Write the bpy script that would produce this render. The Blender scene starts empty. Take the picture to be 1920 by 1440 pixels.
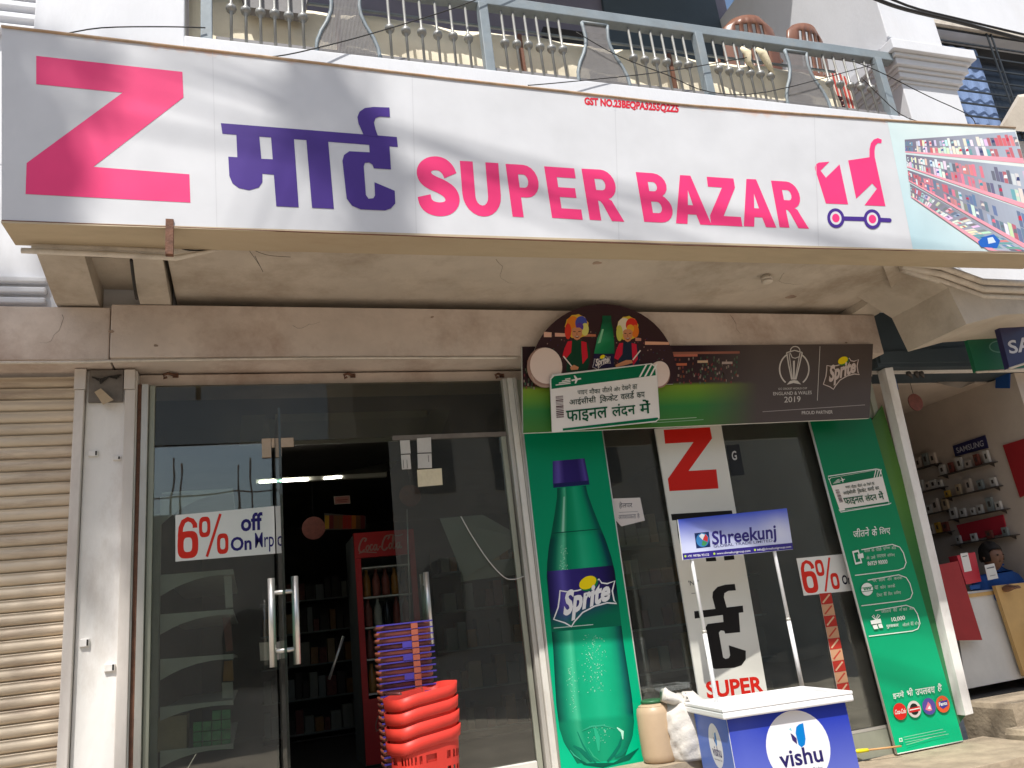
import bpy, bmesh, math, random
from mathutils import Vector, Matrix
from mathutils.geometry import tessellate_polygon
random.seed(7)
SC = bpy.context.scene
COL = SC.collection

# ---------------------------------------------------------------- camera
F_PX = 1500.44
CAM = Vector((0.0, -4.5, 1.55))
RIGHT = Vector((0.94899439, -0.29450195, -0.11259775))
DOWN = Vector((-0.01588806, 0.31199958, -0.94994939))
FWD = Vector((0.31489239, 0.9032856, 0.29140678))
cd = bpy.data.cameras.new('Camera')
cd.sensor_width = 36.0
cd.lens = F_PX / 1920 * 36.0
cd.clip_end = 500.0
cam = bpy.data.objects.new('Camera', cd)
COL.objects.link(cam)
cam.matrix_world = Matrix((
    (RIGHT.x, -DOWN.x, -FWD.x, CAM.x), (RIGHT.y, -DOWN.y, -FWD.y, CAM.y),
    (RIGHT.z, -DOWN.z, -FWD.z, CAM.z), (0, 0, 0, 1)))
SC.camera = cam

# ---------------------------------------------------------------- light
TO_SUN = Vector((-0.577, -1.0, 1.87)).normalized()
w = bpy.data.worlds.new('World'); SC.world = w; w.use_nodes = True
nt = w.node_tree; nt.nodes.clear()
sky = nt.nodes.new('ShaderNodeTexSky'); sky.sky_type = 'NISHITA'; sky.sun_disc = False
sky.sun_elevation = math.asin(TO_SUN.z)
sky.sun_rotation = math.atan2(TO_SUN.x, TO_SUN.y)
sky.air_density = 1.3; sky.dust_density = 2.0; sky.ozone_density = 1.0
bg = nt.nodes.new('ShaderNodeBackground'); bg.inputs['Strength'].default_value = 0.12
wo = nt.nodes.new('ShaderNodeOutputWorld')
nt.links.new(sky.outputs[0], bg.inputs[0]); nt.links.new(bg.outputs[0], wo.inputs[0])
sl = bpy.data.lights.new('Sun', 'SUN'); sl.energy = 4.7; sl.angle = math.radians(0.53); sl.color = (1.0, 0.965, 0.91)
so = bpy.data.objects.new('Sun', sl); COL.objects.link(so)
so.rotation_euler = (-TO_SUN).to_track_quat('-Z', 'Y').to_euler()
so.location = TO_SUN * 40
SC.view_settings.view_transform = 'Standard'; SC.view_settings.look = 'None'
SC.view_settings.gamma = 1.0; SC.view_settings.exposure = 0.30
SC.view_settings.use_curve_mapping = False
SC.cycles.max_bounces = 10; SC.cycles.transparent_max_bounces = 16
SC.cycles.use_denoising = True
SC.cycles.sample_clamp_indirect = 6.0

# ---------------------------------------------------------------- photo pixels -> places
def ray(px, py):
    return RIGHT * ((px - 960) / F_PX) + DOWN * ((py - 720) / F_PX) + FWD
def P(px, py, Y=0.0):
    d = ray(px, py); return CAM + d * ((Y - CAM.y) / d.y)
def PX(px, py, X):
    d = ray(px, py); return CAM + d * ((X - CAM.x) / d.x)
def PZ(px, py, Z):
    d = ray(px, py); return CAM + d * ((Z - CAM.z) / d.z)
def PD(px, py, depth):
    return CAM + ray(px, py) * depth
def plane_map(O, n):
    O = Vector(O); n = Vector(n)
    def f(px, py):
        d = ray(px, py); return CAM + d * ((O - CAM).dot(n) / d.dot(n))
    return f
def uv_map(O, U, V):
    O = Vector(O); U = Vector(U); V = Vector(V)
    return lambda u, v: O + U * u + V * v

# ---------------------------------------------------------------- materials
def lin(c):
    c = c / 255.0
    return c / 12.92 if c <= 0.04045 else ((c + 0.055) / 1.055) ** 2.4
def s(r, g, b): return (lin(r), lin(g), lin(b))
MATS = {}
def mat(name, col, rough=0.6, var=0.12, scale=5.0, bump=0.15, bscale=60.0, metal=0.0, spec=0.4,
        stain=None, stain_amt=0.0, stain_scale=2.0, stretch=(1, 1, 1), coat=0.0, trans=0.0):
    """Principled paint/plaster/metal with object-space mottling, optional stains and fine relief."""
    m = bpy.data.materials.new(name); m.use_nodes = True
    n = m.node_tree.nodes; l = m.node_tree.links
    b = n['Principled BSDF']
    b.inputs['Roughness'].default_value = rough; b.inputs['Metallic'].default_value = metal
    b.inputs['Specular IOR Level'].default_value = spec
    b.inputs['Coat Weight'].default_value = coat
    b.inputs['Transmission Weight'].default_value = trans
    geo = n.new('ShaderNodeNewGeometry')
    mp = n.new('ShaderNodeMapping'); mp.inputs['Scale'].default_value = stretch
    l.new(geo.outputs['Position'], mp.inputs['Vector'])
    nz = n.new('ShaderNodeTexNoise'); nz.inputs['Scale'].default_value = scale; nz.inputs['Detail'].default_value = 6
    nz.inputs['Roughness'].default_value = 0.65
    l.new(mp.outputs[0], nz.inputs['Vector'])
    r = n.new('ShaderNodeMapRange'); r.inputs['From Min'].default_value = 0.3; r.inputs['From Max'].default_value = 0.7
    r.inputs['To Min'].default_value = 1 - var; r.inputs['To Max'].default_value = 1 + var
    l.new(nz.outputs['Fac'], r.inputs['Value'])
    mul = n.new('ShaderNodeMix'); mul.data_type = 'RGBA'; mul.blend_type = 'MULTIPLY'
    mul.inputs['Factor'].default_value = 1.0
    mul.inputs[6].default_value = (*col, 1)
    l.new(r.outputs[0], mul.inputs[7])
    out = mul.outputs[2]
    if stain:
        z2 = n.new('ShaderNodeTexNoise'); z2.inputs['Scale'].default_value = stain_scale; z2.inputs['Detail'].default_value = 8
        z2.inputs['Roughness'].default_value = 0.7
        l.new(mp.outputs[0], z2.inputs['Vector'])
        r2 = n.new('ShaderNodeMapRange'); r2.inputs['From Min'].default_value = 0.5; r2.inputs['From Max'].default_value = 0.68
        r2.inputs['To Max'].default_value = stain_amt
        l.new(z2.outputs['Fac'], r2.inputs['Value'])
        mx = n.new('ShaderNodeMix'); mx.data_type = 'RGBA'
        l.new(r2.outputs[0], mx.inputs['Factor']); l.new(out, mx.inputs[6]); mx.inputs[7].default_value = (*stain, 1)
        out = mx.outputs[2]
    l.new(out, b.inputs['Base Color'])
    if bump:
        z3 = n.new('ShaderNodeTexNoise'); z3.inputs['Scale'].default_value = bscale; z3.inputs['Detail'].default_value = 4
        l.new(mp.outputs[0], z3.inputs['Vector'])
        bp = n.new('ShaderNodeBump'); bp.inputs['Strength'].default_value = bump; bp.inputs['Distance'].default_value = 0.01
        l.new(z3.outputs['Fac'], bp.inputs['Height']); l.new(bp.outputs[0], b.inputs['Normal'])
    MATS[name] = m
    return m
def print_mat(name, rough=0.4, bump=0.05, bscale=3.0, var=0.04, coat=0.0):
    """Printed vinyl: the inks are stored per face corner; the sheet has slight waviness."""
    m = bpy.data.materials.new(name); m.use_nodes = True
    n = m.node_tree.nodes; l = m.node_tree.links
    b = n['Principled BSDF']; b.inputs['Roughness'].default_value = rough; b.inputs['Coat Weight'].default_value = coat; b.inputs['Specular IOR Level'].default_value = 0.22
    at = n.new('ShaderNodeAttribute'); at.attribute_name = 'ink'
    geo = n.new('ShaderNodeNewGeometry')
    nz = n.new('ShaderNodeTexNoise'); nz.inputs['Scale'].default_value = 4; nz.inputs['Detail'].default_value = 5
    l.new(geo.outputs['Position'], nz.inputs['Vector'])
    r = n.new('ShaderNodeMapRange'); r.inputs['From Min'].default_value = 0.3; r.inputs['From Max'].default_value = 0.7
    r.inputs['To Min'].default_value = 1 - var; r.inputs['To Max'].default_value = 1 + var * 0.3
    l.new(nz.outputs['Fac'], r.inputs['Value'])
    mul = n.new('ShaderNodeMix'); mul.data_type = 'RGBA'; mul.blend_type = 'MULTIPLY'; mul.inputs['Factor'].default_value = 1
    l.new(at.outputs['Color'], mul.inputs[6]); l.new(r.outputs[0], mul.inputs[7])
    l.new(mul.outputs[2], b.inputs['Base Color'])
    z = n.new('ShaderNodeTexNoise'); z.inputs['Scale'].default_value = bscale; z.inputs['Detail'].default_value = 2
    l.new(geo.outputs['Position'], z.inputs['Vector'])
    bp = n.new('ShaderNodeBump'); bp.inputs['Strength'].default_value = bump; bp.inputs['Distance'].default_value = 0.05
    l.new(z.outputs['Fac'], bp.inputs['Height']); l.new(bp.outputs[0], b.inputs['Normal'])
    MATS[name] = m
    return m
def glass_mat(name, tint=(0.72, 0.78, 0.74), ior=1.52, boost=1.0, haze=0.035):
    """Thin pane: clear tinted film plus Fresnel mirror."""
    m = bpy.data.materials.new(name); m.use_nodes = True
    n = m.node_tree.nodes; l = m.node_tree.links; n.clear()
    o = n.new('ShaderNodeOutputMaterial'); mx = n.new('ShaderNodeMixShader')
    t = n.new('ShaderNodeBsdfTransparent'); t.inputs[0].default_value = (*tint, 1)
    g = n.new('ShaderNodeBsdfGlossy'); g.inputs['Roughness'].default_value = 0.012
    fr = n.new('ShaderNodeFresnel'); fr.inputs['IOR'].default_value = ior
    mu = n.new('ShaderNodeMath'); mu.operation = 'MULTIPLY'; mu.inputs[1].default_value = boost; mu.use_clamp = True
    geo = n.new('ShaderNodeNewGeometry')
    nz = n.new('ShaderNodeTexNoise'); nz.inputs['Scale'].default_value = 2.2
    l.new(geo.outputs['Position'], nz.inputs['Vector'])
    bp = n.new('ShaderNodeBump'); bp.inputs['Strength'].default_value = 0.02; bp.inputs['Distance'].default_value = 0.05
    l.new(nz.outputs['Fac'], bp.inputs['Height']); l.new(bp.outputs[0], g.inputs['Normal'])
    l.new(fr.outputs[0], mu.inputs[0]); l.new(mu.outputs[0], mx.inputs[0])
    l.new(t.outputs[0], mx.inputs[1]); l.new(g.outputs[0], mx.inputs[2])
    # uneven pale diffuse veil mixed in to imitate haze on the panes
    du = n.new('ShaderNodeBsdfDiffuse'); du.inputs[0].default_value = (0.50, 0.47, 0.41, 1)
    nd = n.new('ShaderNodeTexNoise'); nd.inputs['Scale'].default_value = 3.0; nd.inputs['Detail'].default_value = 8; nd.inputs['Roughness'].default_value = 0.7
    l.new(geo.outputs['Position'], nd.inputs['Vector'])
    rd_ = n.new('ShaderNodeMapRange'); rd_.inputs['From Min'].default_value = 0.3; rd_.inputs['From Max'].default_value = 0.75
    rd_.inputs['To Min'].default_value = haze * 0.5; rd_.inputs['To Max'].default_value = haze * 1.7
    l.new(nd.outputs['Fac'], rd_.inputs['Value'])
    m2 = n.new('ShaderNodeMixShader'); l.new(rd_.outputs[0], m2.inputs[0]); l.new(mx.outputs[0], m2.inputs[1]); l.new(du.outputs[0], m2.inputs[2])
    l.new(m2.outputs[0], o.inputs[0])
    MATS[name] = m
    return m
def emit_mat(name, col, strength):
    m = bpy.data.materials.new(name); m.use_nodes = True
    b = m.node_tree.nodes['Principled BSDF']
    b.inputs['Base Color'].default_value = (*col, 1)
    b.inputs['Emission Color'].default_value = (*col, 1); b.inputs['Emission Strength'].default_value = strength
    MATS[name] = m
    return m

# ---------------------------------------------------------------- mesh building
ORG = {}
def world_of(o):
    v = Vector((0, 0, 0))
    while o is not None:
        v += o.location; o = o.parent
    return v
def tag(o, label=None, cat=None, group=None, kind=None):
    if label: o['label'] = label
    if cat: o['category'] = cat
    if group: o['group'] = group
    if kind: o['kind'] = kind
    return o
def thing(name, label, cat, loc=(0, 0, 0), group=None):
    o = bpy.data.objects.new(name, None); COL.objects.link(o); o.location = Vector(loc)
    o.empty_display_size = 0.05
    return tag(o, label, cat, group)
class MB:
    def __init__(self): self.v = []; self.f = []; self.sm = []
    def face(self, pts, smooth=False):
        i = len(self.v); self.v += [Vector(p) for p in pts]; self.f.append(list(range(i, i + len(pts)))); self.sm.append(smooth); return self
    def mesh(self, vs, fs, smooth=False):
        i = len(self.v); self.v += [Vector(p) for p in vs]
        for f in fs: self.f.append([k + i for k in f]); self.sm.append(smooth)
        return self
    def box(self, a, b):
        x0, y0, z0 = (min(a[i], b[i]) for i in range(3)); x1, y1, z1 = (max(a[i], b[i]) for i in range(3))
        vs = [(x0, y0, z0), (x1, y0, z0), (x1, y1, z0), (x0, y1, z0), (x0, y0, z1), (x1, y0, z1), (x1, y1, z1), (x0, y1, z1)]
        return self.mesh(vs, [(0, 3, 2, 1), (4, 5, 6, 7), (0, 1, 5, 4), (1, 2, 6, 5), (2, 3, 7, 6), (3, 0, 4, 7)])
    def hexa(self, q0, q1):
        """solid between two quads"""
        return self.mesh(list(q0) + list(q1), [(0, 1, 2, 3), (7, 6, 5, 4), (0, 4, 5, 1), (1, 5, 6, 2), (2, 6, 7, 3), (3, 7, 4, 0)])
    def prism(self, pts, d):
        """extrude outline by vector d"""
        d = Vector(d); n = len(pts); p = [Vector(q) for q in pts]
        vs = p + [q + d for q in p]
        fs = [list(range(n)), list(range(2 * n - 1, n - 1, -1))]
        for i in range(n): j = (i + 1) % n; fs.append([i, i + n, j + n, j])
        return self.mesh(vs, fs)
    def tube(self, pts, r, seg=8, cap=True):
        pts = [Vector(p) for p in pts]; n = len(pts)
        rr = r if isinstance(r, (list, tuple)) else [r] * n
        vs = []; up = Vector((0.13, 0.21, 0.97))
        for i, p in enumerate(pts):
            t = (pts[min(i + 1, n - 1)] - pts[max(i - 1, 0)]).normalized()
            a = t.cross(up)
            if a.length < 0.05: a = t.cross(Vector((1, 0.3, 0)))
            a.normalize(); b = t.cross(a)
            for k in range(seg):
                an = 2 * math.pi * k / seg; vs.append(p + (a * math.cos(an) + b * math.sin(an)) * rr[i])
        fs = []
        for i in range(n - 1):
            for k in range(seg):
                k2 = (k + 1) % seg; fs.append([i * seg + k, i * seg + k2, (i + 1) * seg + k2, (i + 1) * seg + k])
        self.mesh(vs, fs, True)
        if cap:
            b0 = len(self.v) - len(vs)
            self.f.append([b0 + k for k in range(seg)][::-1]); self.sm.append(False)
            self.f.append([b0 + (n - 1) * seg + k for k in range(seg)]); self.sm.append(False)
        return self
    def lathe(self, prof, c=(0, 0, 0), seg=16, smooth=True, sx=1.0, sy=1.0):
        c = Vector(c); n = len(prof); vs = []
        for r, z in prof:
            for k in range(seg):
                a = 2 * math.pi * k / seg; vs.append(c + Vector((r * math.cos(a) * sx, r * math.sin(a) * sy, z)))
        fs = []
        for i in range(n - 1):
            for k in range(seg):
                k2 = (k + 1) % seg; fs.append([i * seg + k, i * seg + k2, (i + 1) * seg + k2, (i + 1) * seg + k])
        self.mesh(vs, fs, smooth); b0 = len(self.v) - len(vs)
        self.f.append([b0 + k for k in range(seg)][::-1]); self.sm.append(False)
        self.f.append([b0 + (n - 1) * seg + k for k in range(seg)]); self.sm.append(False)
        return self
    def build(self, name, m, parent=None, bevel=0.0, kind=None):
        o0 = world_of(parent) if parent else Vector((0, 0, 0))
        me = bpy.data.meshes.new(name)
        me.from_pydata([tuple(p - o0) for p in self.v], [], self.f)
        me.polygons.foreach_set('use_smooth', self.sm)
        me.update()
        bm = bmesh.new(); bm.from_mesh(me); bmesh.ops.recalc_face_normals(bm, faces=bm.faces); bm.to_mesh(me); bm.free()
        me.materials.append(MATS[m] if isinstance(m, str) else m)
        o = bpy.data.objects.new(name, me); COL.objects.link(o)
        if parent: o.parent = parent
        if bevel:
            md = o.modifiers.new('bevel', 'BEVEL'); md.width = bevel; md.segments = 2; md.limit_method = 'ANGLE'
        if kind: o['kind'] = kind
        return o
def clone(o, offset, parent=None, rotz=None):
    c = o.copy(); COL.objects.link(c)
    c.location = o.location + Vector(offset)
    if rotz is not None: c.rotation_euler = (0, 0, rotz)
    if parent is not None: c.parent = parent
    for ch in [x for x in o.children]:
        clone(ch, (0, 0, 0), c)
    return c

# ---------------------------------------------------------------- flat print
TXT = {}
def text_mesh(body, bold=0.0, shear=0.0):
    k = (body, bold, shear)
    if k not in TXT:
        c = bpy.data.curves.new('txt', 'FONT'); c.body = body; c.offset = bold; c.shear = shear; c.resolution_u = 3
        o = bpy.data.objects.new('txt', c); COL.objects.link(o)
        dg = bpy.context.evaluated_depsgraph_get(); m = o.evaluated_get(dg).to_mesh()
        vs = [(v.co.x, v.co.y) for v in m.vertices]; fs = [list(p.vertices) for p in m.polygons]
        o.evaluated_get(dg).to_mesh_clear(); bpy.data.objects.remove(o); bpy.data.curves.remove(c)
        TXT[k] = (vs, fs)
    return TXT[k]
class Print:
    """inks laid on a flat sheet, each a hair above the one before"""
    def __init__(self, fmap, n, base=0.001, step=0.00012):
        self.m = fmap; self.n = Vector(n).normalized(); self.z = base; self.st = step
        self.v = []; self.f = []; self.c = []
    def _put(self, vs, fs, cols):
        i = len(self.v); off = self.n * self.z; self.z += self.st
        for (x, y), c in zip(vs, cols):
            self.v.append(self.m(x, y) + off); self.c.append(c)
        self.f += [[a + i for a in f] for f in fs]
    def poly(self, pts, col, holes=()):
        loops = [[Vector((p[0], p[1], 0)) for p in pts]] + [[Vector((p[0], p[1], 0)) for p in h] for h in holes]
        tri = tessellate_polygon(loops); vs = [(p.x, p.y) for L in loops for p in L]
        cols = col if isinstance(col, list) else [col] * len(vs)
        self._put(vs, [list(t) for t in tri], cols); return self
    def grid(self, q, fn, nu, nv):
        """bilinear quad TL,TR,BR,BL coloured by fn(u,v)"""
        vs = []; cs = []
        for j in range(nv + 1):
            for i in range(nu + 1):
                u = i / nu; v = j / nv; vs.append(bil(q, u, v)); cs.append(fn(u, v))
        fs = [[j * (nu + 1) + i, j * (nu + 1) + i + 1, (j + 1) * (nu + 1) + i + 1, (j + 1) * (nu + 1) + i] for j in range(nv) for i in range(nu)]
        self._put(vs, fs, cs); return self
    def ell(self, cx, cy, rx, ry, col, rot=0.0, n=28):
        c, sn = math.cos(rot), math.sin(rot)
        return self.poly([(cx + rx * math.cos(t) * c - ry * math.sin(t) * sn, cy + rx * math.cos(t) * sn + ry * math.sin(t) * c)
                          for t in [2 * math.pi * k / n for k in range(n)]], col)
    def stroke(self, pts, wd, col, closed=False):
        n = len(pts); L = []; R_ = []
        ws = wd if isinstance(wd, (list, tuple)) else [wd] * n
        for i in range(n):
            a = pts[i - 1] if (i > 0 or closed) else pts[i]; b = pts[(i + 1) % n] if (i < n - 1 or closed) else pts[i]
            dx, dy = b[0] - a[0], b[1] - a[1]; d = math.hypot(dx, dy) or 1
            nx, ny = -dy / d * ws[i] / 2, dx / d * ws[i] / 2
            L.append((pts[i][0] + nx, pts[i][1] + ny)); R_.append((pts[i][0] - nx, pts[i][1] - ny))
        vs = L + R_; fs = [[i, (i + 1) % n, n + (i + 1) % n, n + i] for i in range(n if closed else n - 1)]
        self._put(vs, fs, [col] * len(vs)); return self
    def rects(self, quads, cols):
        """many non-overlapping quads on one ink layer"""
        vs = []; fs = []; cs = []
        for q, c in zip(quads, cols):
            i = len(vs); vs += list(q); fs.append([i, i + 1, i + 2, i + 3]); cs += [c] * 4
        self._put(vs, fs, cs); return self
    def text(self, body, q, col, bold=0.0, shear=0.0):
        """fit the ink box of a word into quad TL,TR,BR,BL"""
        vs, fs = text_mesh(body, bold, shear)
        x0 = min(a for a, _ in vs); x1 = max(a for a, _ in vs); y0 = min(b for _, b in vs); y1 = max(b for _, b in vs)
        self._put([bil(q, (a - x0) / (x1 - x0), 1 - (b - y0) / (y1 - y0)) for a, b in vs], fs, [col] * len(vs)); return self
    def build(self, name, m, parent=None, kind=None):
        o0 = world_of(parent) if parent else Vector((0, 0, 0))
        me = bpy.data.meshes.new(name); me.from_pydata([tuple(p - o0) for p in self.v], [], self.f)
        at = me.color_attributes.new('ink', 'FLOAT_COLOR', 'POINT')
        at.data.foreach_set('color', [x for c in self.c for x in (c[0], c[1], c[2], 1.0)])
        me.update(); me.materials.append(MATS[m])
        for p in me.polygons: pass
        o = bpy.data.objects.new(name, me); COL.objects.link(o)
        if parent: o.parent = parent
        if kind: o['kind'] = kind
        return o
def bil(q, u, v):
    a = [q[0][i] * (1 - u) + q[1][i] * u for i in (0, 1)]; b = [q[3][i] * (1 - u) + q[2][i] * u for i in (0, 1)]
    return (a[0] * (1 - v) + b[0] * v, a[1] * (1 - v) + b[1] * v)
def lerp3(a, b, t): return tuple(a[i] * (1 - t) + b[i] * t for i in range(3))
def ramp(stops, t):
    for (a, ca), (b, cb) in zip(stops, stops[1:]):
        if t <= b: return lerp3(ca, cb, (t - a) / (b - a) if b > a else 0)
    return stops[-1][1]
def sheet(fmap, q, n, thick, name, m, parent):
    """flat board: px outline q on the plane, thickness behind it"""
    return MB().prism([fmap(*p) for p in q], Vector(n) * -thick).build(name, m, parent)
WHITE = s(236, 236, 234)
# ================================================================ materials
mat('street', (0.34, 0.285, 0.225), 0.9, 0.22, 1.5, 0.5, 40, stain=(0.2, 0.17, 0.14), stain_amt=0.5, stain_scale=0.8)
mat('stone_step', (0.34, 0.275, 0.195), 0.85, 0.25, 7, 0.5, 35, stain=(0.2, 0.16, 0.12), stain_amt=0.5, stain_scale=5)
mat('plinth', (0.42, 0.38, 0.33), 0.7, 0.2, 6, 0.3, 50, stain=(0.2, 0.17, 0.14), stain_amt=0.5, stain_scale=4)
mat('white_wall', (0.68, 0.69, 0.72), 0.8, 0.05, 3, 0.12, 70, stain=(0.52, 0.50, 0.47), stain_amt=0.22, stain_scale=1.6, stretch=(1, 1, 0.35))
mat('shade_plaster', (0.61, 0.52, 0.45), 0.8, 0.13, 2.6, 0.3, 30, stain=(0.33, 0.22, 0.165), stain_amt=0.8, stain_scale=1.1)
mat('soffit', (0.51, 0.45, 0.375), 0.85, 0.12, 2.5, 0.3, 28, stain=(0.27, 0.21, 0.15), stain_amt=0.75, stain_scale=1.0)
mat('pillar_paint', (0.80, 0.775, 0.735), 0.65, 0.07, 4, 0.2, 40, stain=(0.42, 0.35, 0.28), stain_amt=0.5, stain_scale=3, stretch=(1, 1, 0.4))
mat('cream', (0.90, 0.81, 0.62), 0.7, 0.06, 3, 0.1, 30, stain=(0.58, 0.48, 0.34), stain_amt=0.3, stain_scale=2)
mat('purple_wall', (0.17, 0.16, 0.20), 0.85, 0.1, 3, 0.1, 40)
mat('teal_dark', (0.05, 0.07, 0.085), 0.7, 0.1, 3, 0.1, 40)
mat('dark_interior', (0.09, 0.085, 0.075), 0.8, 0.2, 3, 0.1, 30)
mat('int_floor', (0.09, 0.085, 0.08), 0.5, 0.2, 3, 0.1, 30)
mat('grey_building', (0.36, 0.33, 0.29), 0.85, 0.1, 1.0, 0.2, 20)
mat('dark_glass', (0.02, 0.022, 0.025), 0.15, 0.1, 3, 0.0)
mat('sign_ply', (0.47, 0.385, 0.265), 0.75, 0.12, 6, 0.15, 40, stain=(0.30, 0.22, 0.14), stain_amt=0.5, stain_scale=3, stretch=(0.3, 1, 1))
mat('rust', (0.16, 0.075, 0.045), 0.8, 0.35, 25, 0.4, 120, stain=(0.07, 0.04, 0.03), stain_amt=0.6, stain_scale=12)
mat('rust_edge', (0.50, 0.36, 0.24), 0.8, 0.35, 12, 0.2, 60, stain=(0.40, 0.20, 0.09), stain_amt=0.8, stain_scale=6)
mat('pipe_white', (0.62, 0.56, 0.48), 0.6, 0.1, 10, 0.1, 40, stain=(0.3, 0.25, 0.2), stain_amt=0.5, stain_scale=8)
mat('black_stain', (0.03, 0.027, 0.024), 0.9, 0.3, 10, 0.1, 40)
mat('bark', (0.13, 0.09, 0.06), 0.9, 0.3, 12, 0.6, 40)
mat('leaf', (0.06, 0.10, 0.025), 0.55, 0.35, 3, 0)
mat('cable_black', (0.025, 0.023, 0.022), 0.6, 0.2, 20, 0)

def struct(mb, name, m, **k):
    o = mb.build(name, m, None, **k); o['kind'] = 'structure'; return o

# ---------------------------------------------------------------- ground
g = MB(); N = 24
for i in range(N):
    for j in range(N):
        x0 = -80 + 160 * i / N; x1 = -80 + 160 * (i + 1) / N; y0 = -90 + 110 * j / N; y1 = -90 + 110 * (j + 1) / N
        g.face([(x0, y0, 0), (x1, y0, 0), (x1, y1, 0), (x0, y1, 0)])
struct(g, 'street_ground', 'street')
struct(MB().box((-6, -0.85, 0.002), (2.05, -0.002, 0.70)), 'shop_plinth', 'plinth')
struct(MB().box((2.052, -0.31, 0.002), (3.25, -0.002, 0.698)), 'shop_plinth', 'plinth')
struct(MB().box((1.64, -0.305, 0.7), (3.24, -0.078, 0.777)), 'window_ledge', 'stone_step')
# worn stone steps in front of the right-hand doors
def stone(name, label, q, z0, z1, grp='stone steps'):
    mb = MB(); rnd = random.Random(len(label) * 7 + 1)
    cx = sum(p[0] for p in q) / 4; cy = sum(p[1] for p in q) / 4
    ring = []
    n = 14; per = []
    for k in range(4):
        a = Vector((*q[k], 0)); b = Vector((*q[(k + 1) % 4], 0))
        for t in (0, .3, .65):
            p = a.lerp(b, t); per.append((p.x + rnd.uniform(-.012, .012), p.y + rnd.uniform(-.012, .012)))
    n = len(per)
    lev = [(z0, 1.0), (z1 - 0.03, 1.0), (z1 - 0.006, 0.985), (z1, 0.955)]
    vs = [(cx + (x - cx) * sc, cy + (y - cy) * sc, z + (rnd.uniform(-.006, .006) if i else 0)) for i, (z, sc) in enumerate(lev) for x, y in per]
    fs = [[i * n + k, i * n + (k + 1) % n, (i + 1) * n + (k + 1) % n, (i + 1) * n + k] for i in range(len(lev) - 1) for k in range(n)]
    fs += [[(len(lev) - 1) * n + k for k in range(n)]]
    mb.mesh(vs, fs)
    o = mb.build(name, 'stone_step'); tag(o, label, 'step', grp); return o
stone('stone_step', 'broad worn stone step under the right green panel', [(3.27, -.62), (4.52, -.66), (4.50, -.004), (3.27, -.004)], 0.002, 0.55)
stone('stone_step', 'pale stone block stepping up towards the phone shop', [(4.55, -.72), (6.6, -.80), (6.6, -.16), (4.53, -.16)], 0.002, 0.60)
stone('stone_step', 'upper stone sill at the phone shop doorway', [(4.62, -.155), (6.6, -.155), (6.6, .25), (4.62, .25)], 0.002, 0.735)
stone('stone_step', 'low cracked stone slab along the street edge beside the counter', [(3.5, -1.05), (4.9, -1.08), (4.85, -.70), (3.5, -.66)], 0.002, 0.36)
stone('stone_step', 'rough rubble stone behind the blue counter, under the brush', [(2.90, -.62), (3.24, -.60), (3.24, -.315), (2.90, -.315)], 0.002, 0.60)
stone('stone_step', 'wide low stone slab under the blue counter', [(2.06, -1.10), (3.48, -1.10), (3.48, -.63), (2.06, -.63)], 0.002, 0.36)
stone('stone_step', 'dark inner stone slab behind the counter foot', [(2.06, -.625), (2.89, -.625), (2.89, -.315), (2.06, -.315)], 0.002, 0.358)

# ---------------------------------------------------------------- shop building: walls round the openings
Z_SLAB = 3.42
def wall_piece(parent, a, b, m, name='wall'):
    return MB().box(a, b).build(name, m, parent, bevel=0.006)
shop = thing('shop_building', 'white painted shop building with a balcony above the ground-floor shop', 'building', (1.5, 0.2, 0))
wall_piece(shop, (-8, 0.06, 0.003), (-2.3, 0.30, 3.105), 'white_wall')                    # far left, out of frame
wall_piece(shop, (-0.80, -0.03, 0.003), (-0.555, 0.30, 3.105), 'pillar_paint', 'pillar')
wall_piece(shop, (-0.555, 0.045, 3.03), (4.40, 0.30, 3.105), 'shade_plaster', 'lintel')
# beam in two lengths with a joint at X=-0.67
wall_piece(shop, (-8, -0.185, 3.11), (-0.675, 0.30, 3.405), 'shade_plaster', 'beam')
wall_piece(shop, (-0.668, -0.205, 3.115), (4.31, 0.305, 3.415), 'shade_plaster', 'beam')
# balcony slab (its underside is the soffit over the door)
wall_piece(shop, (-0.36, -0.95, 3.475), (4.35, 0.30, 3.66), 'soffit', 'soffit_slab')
wall_piece(shop, (-8, -0.06, 3.4075), (-0.365, 0.31, 4.30), 'white_wall')
# moulded bands on the left-hand wall, glimpsed under and over the sign
for z in (3.46, 3.52, 3.58): MB().box((-8, -0.10, z), (-1.00, -0.062, z + 0.035)).build('moulding', 'white_wall', shop, bevel=0.008)
wall_piece(shop, (-0.94, -0.90, 3.95), (-0.27, -0.10, 7.0), 'white_wall', 'pilaster')
wall_piece(shop, (-8, -0.058, 4.302), (-0.942, 0.31, 7.0), 'white_wall')
for py in (62, 40, 18, -4): z = P(40, py, -.1).z; MB().box((-8, -0.12, z), (-0.943, -0.0582, z + 0.045)).build('moulding', 'white_wall', shop, bevel=0.01)
wall_piece(shop, (-0.268, -0.95, 4.30), (4.30, -0.80, 4.555), 'white_wall', 'slab_edge')
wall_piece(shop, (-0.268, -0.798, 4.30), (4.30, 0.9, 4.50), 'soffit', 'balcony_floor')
wall_piece(shop, (-0.268, 0.90, 4.50), (4.60, 1.1, 8.2), 'purple_wall', 'balcony_wall')
wall_piece(shop, (-0.268, -0.95, 8.0), (4.455, 0.898, 8.15), 'soffit', 'balcony_ceiling')
# dark door and window at the back of the balcony
MB().box((3.2, 0.86, 4.52), (4.45, 0.895, 7.4)).build('balcony_door', 'teal_dark', shop)
MB().box((2.55, 0.84, 5.35), (3.15, 0.896, 6.6)).build('window', 'dark_glass', shop)
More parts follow.
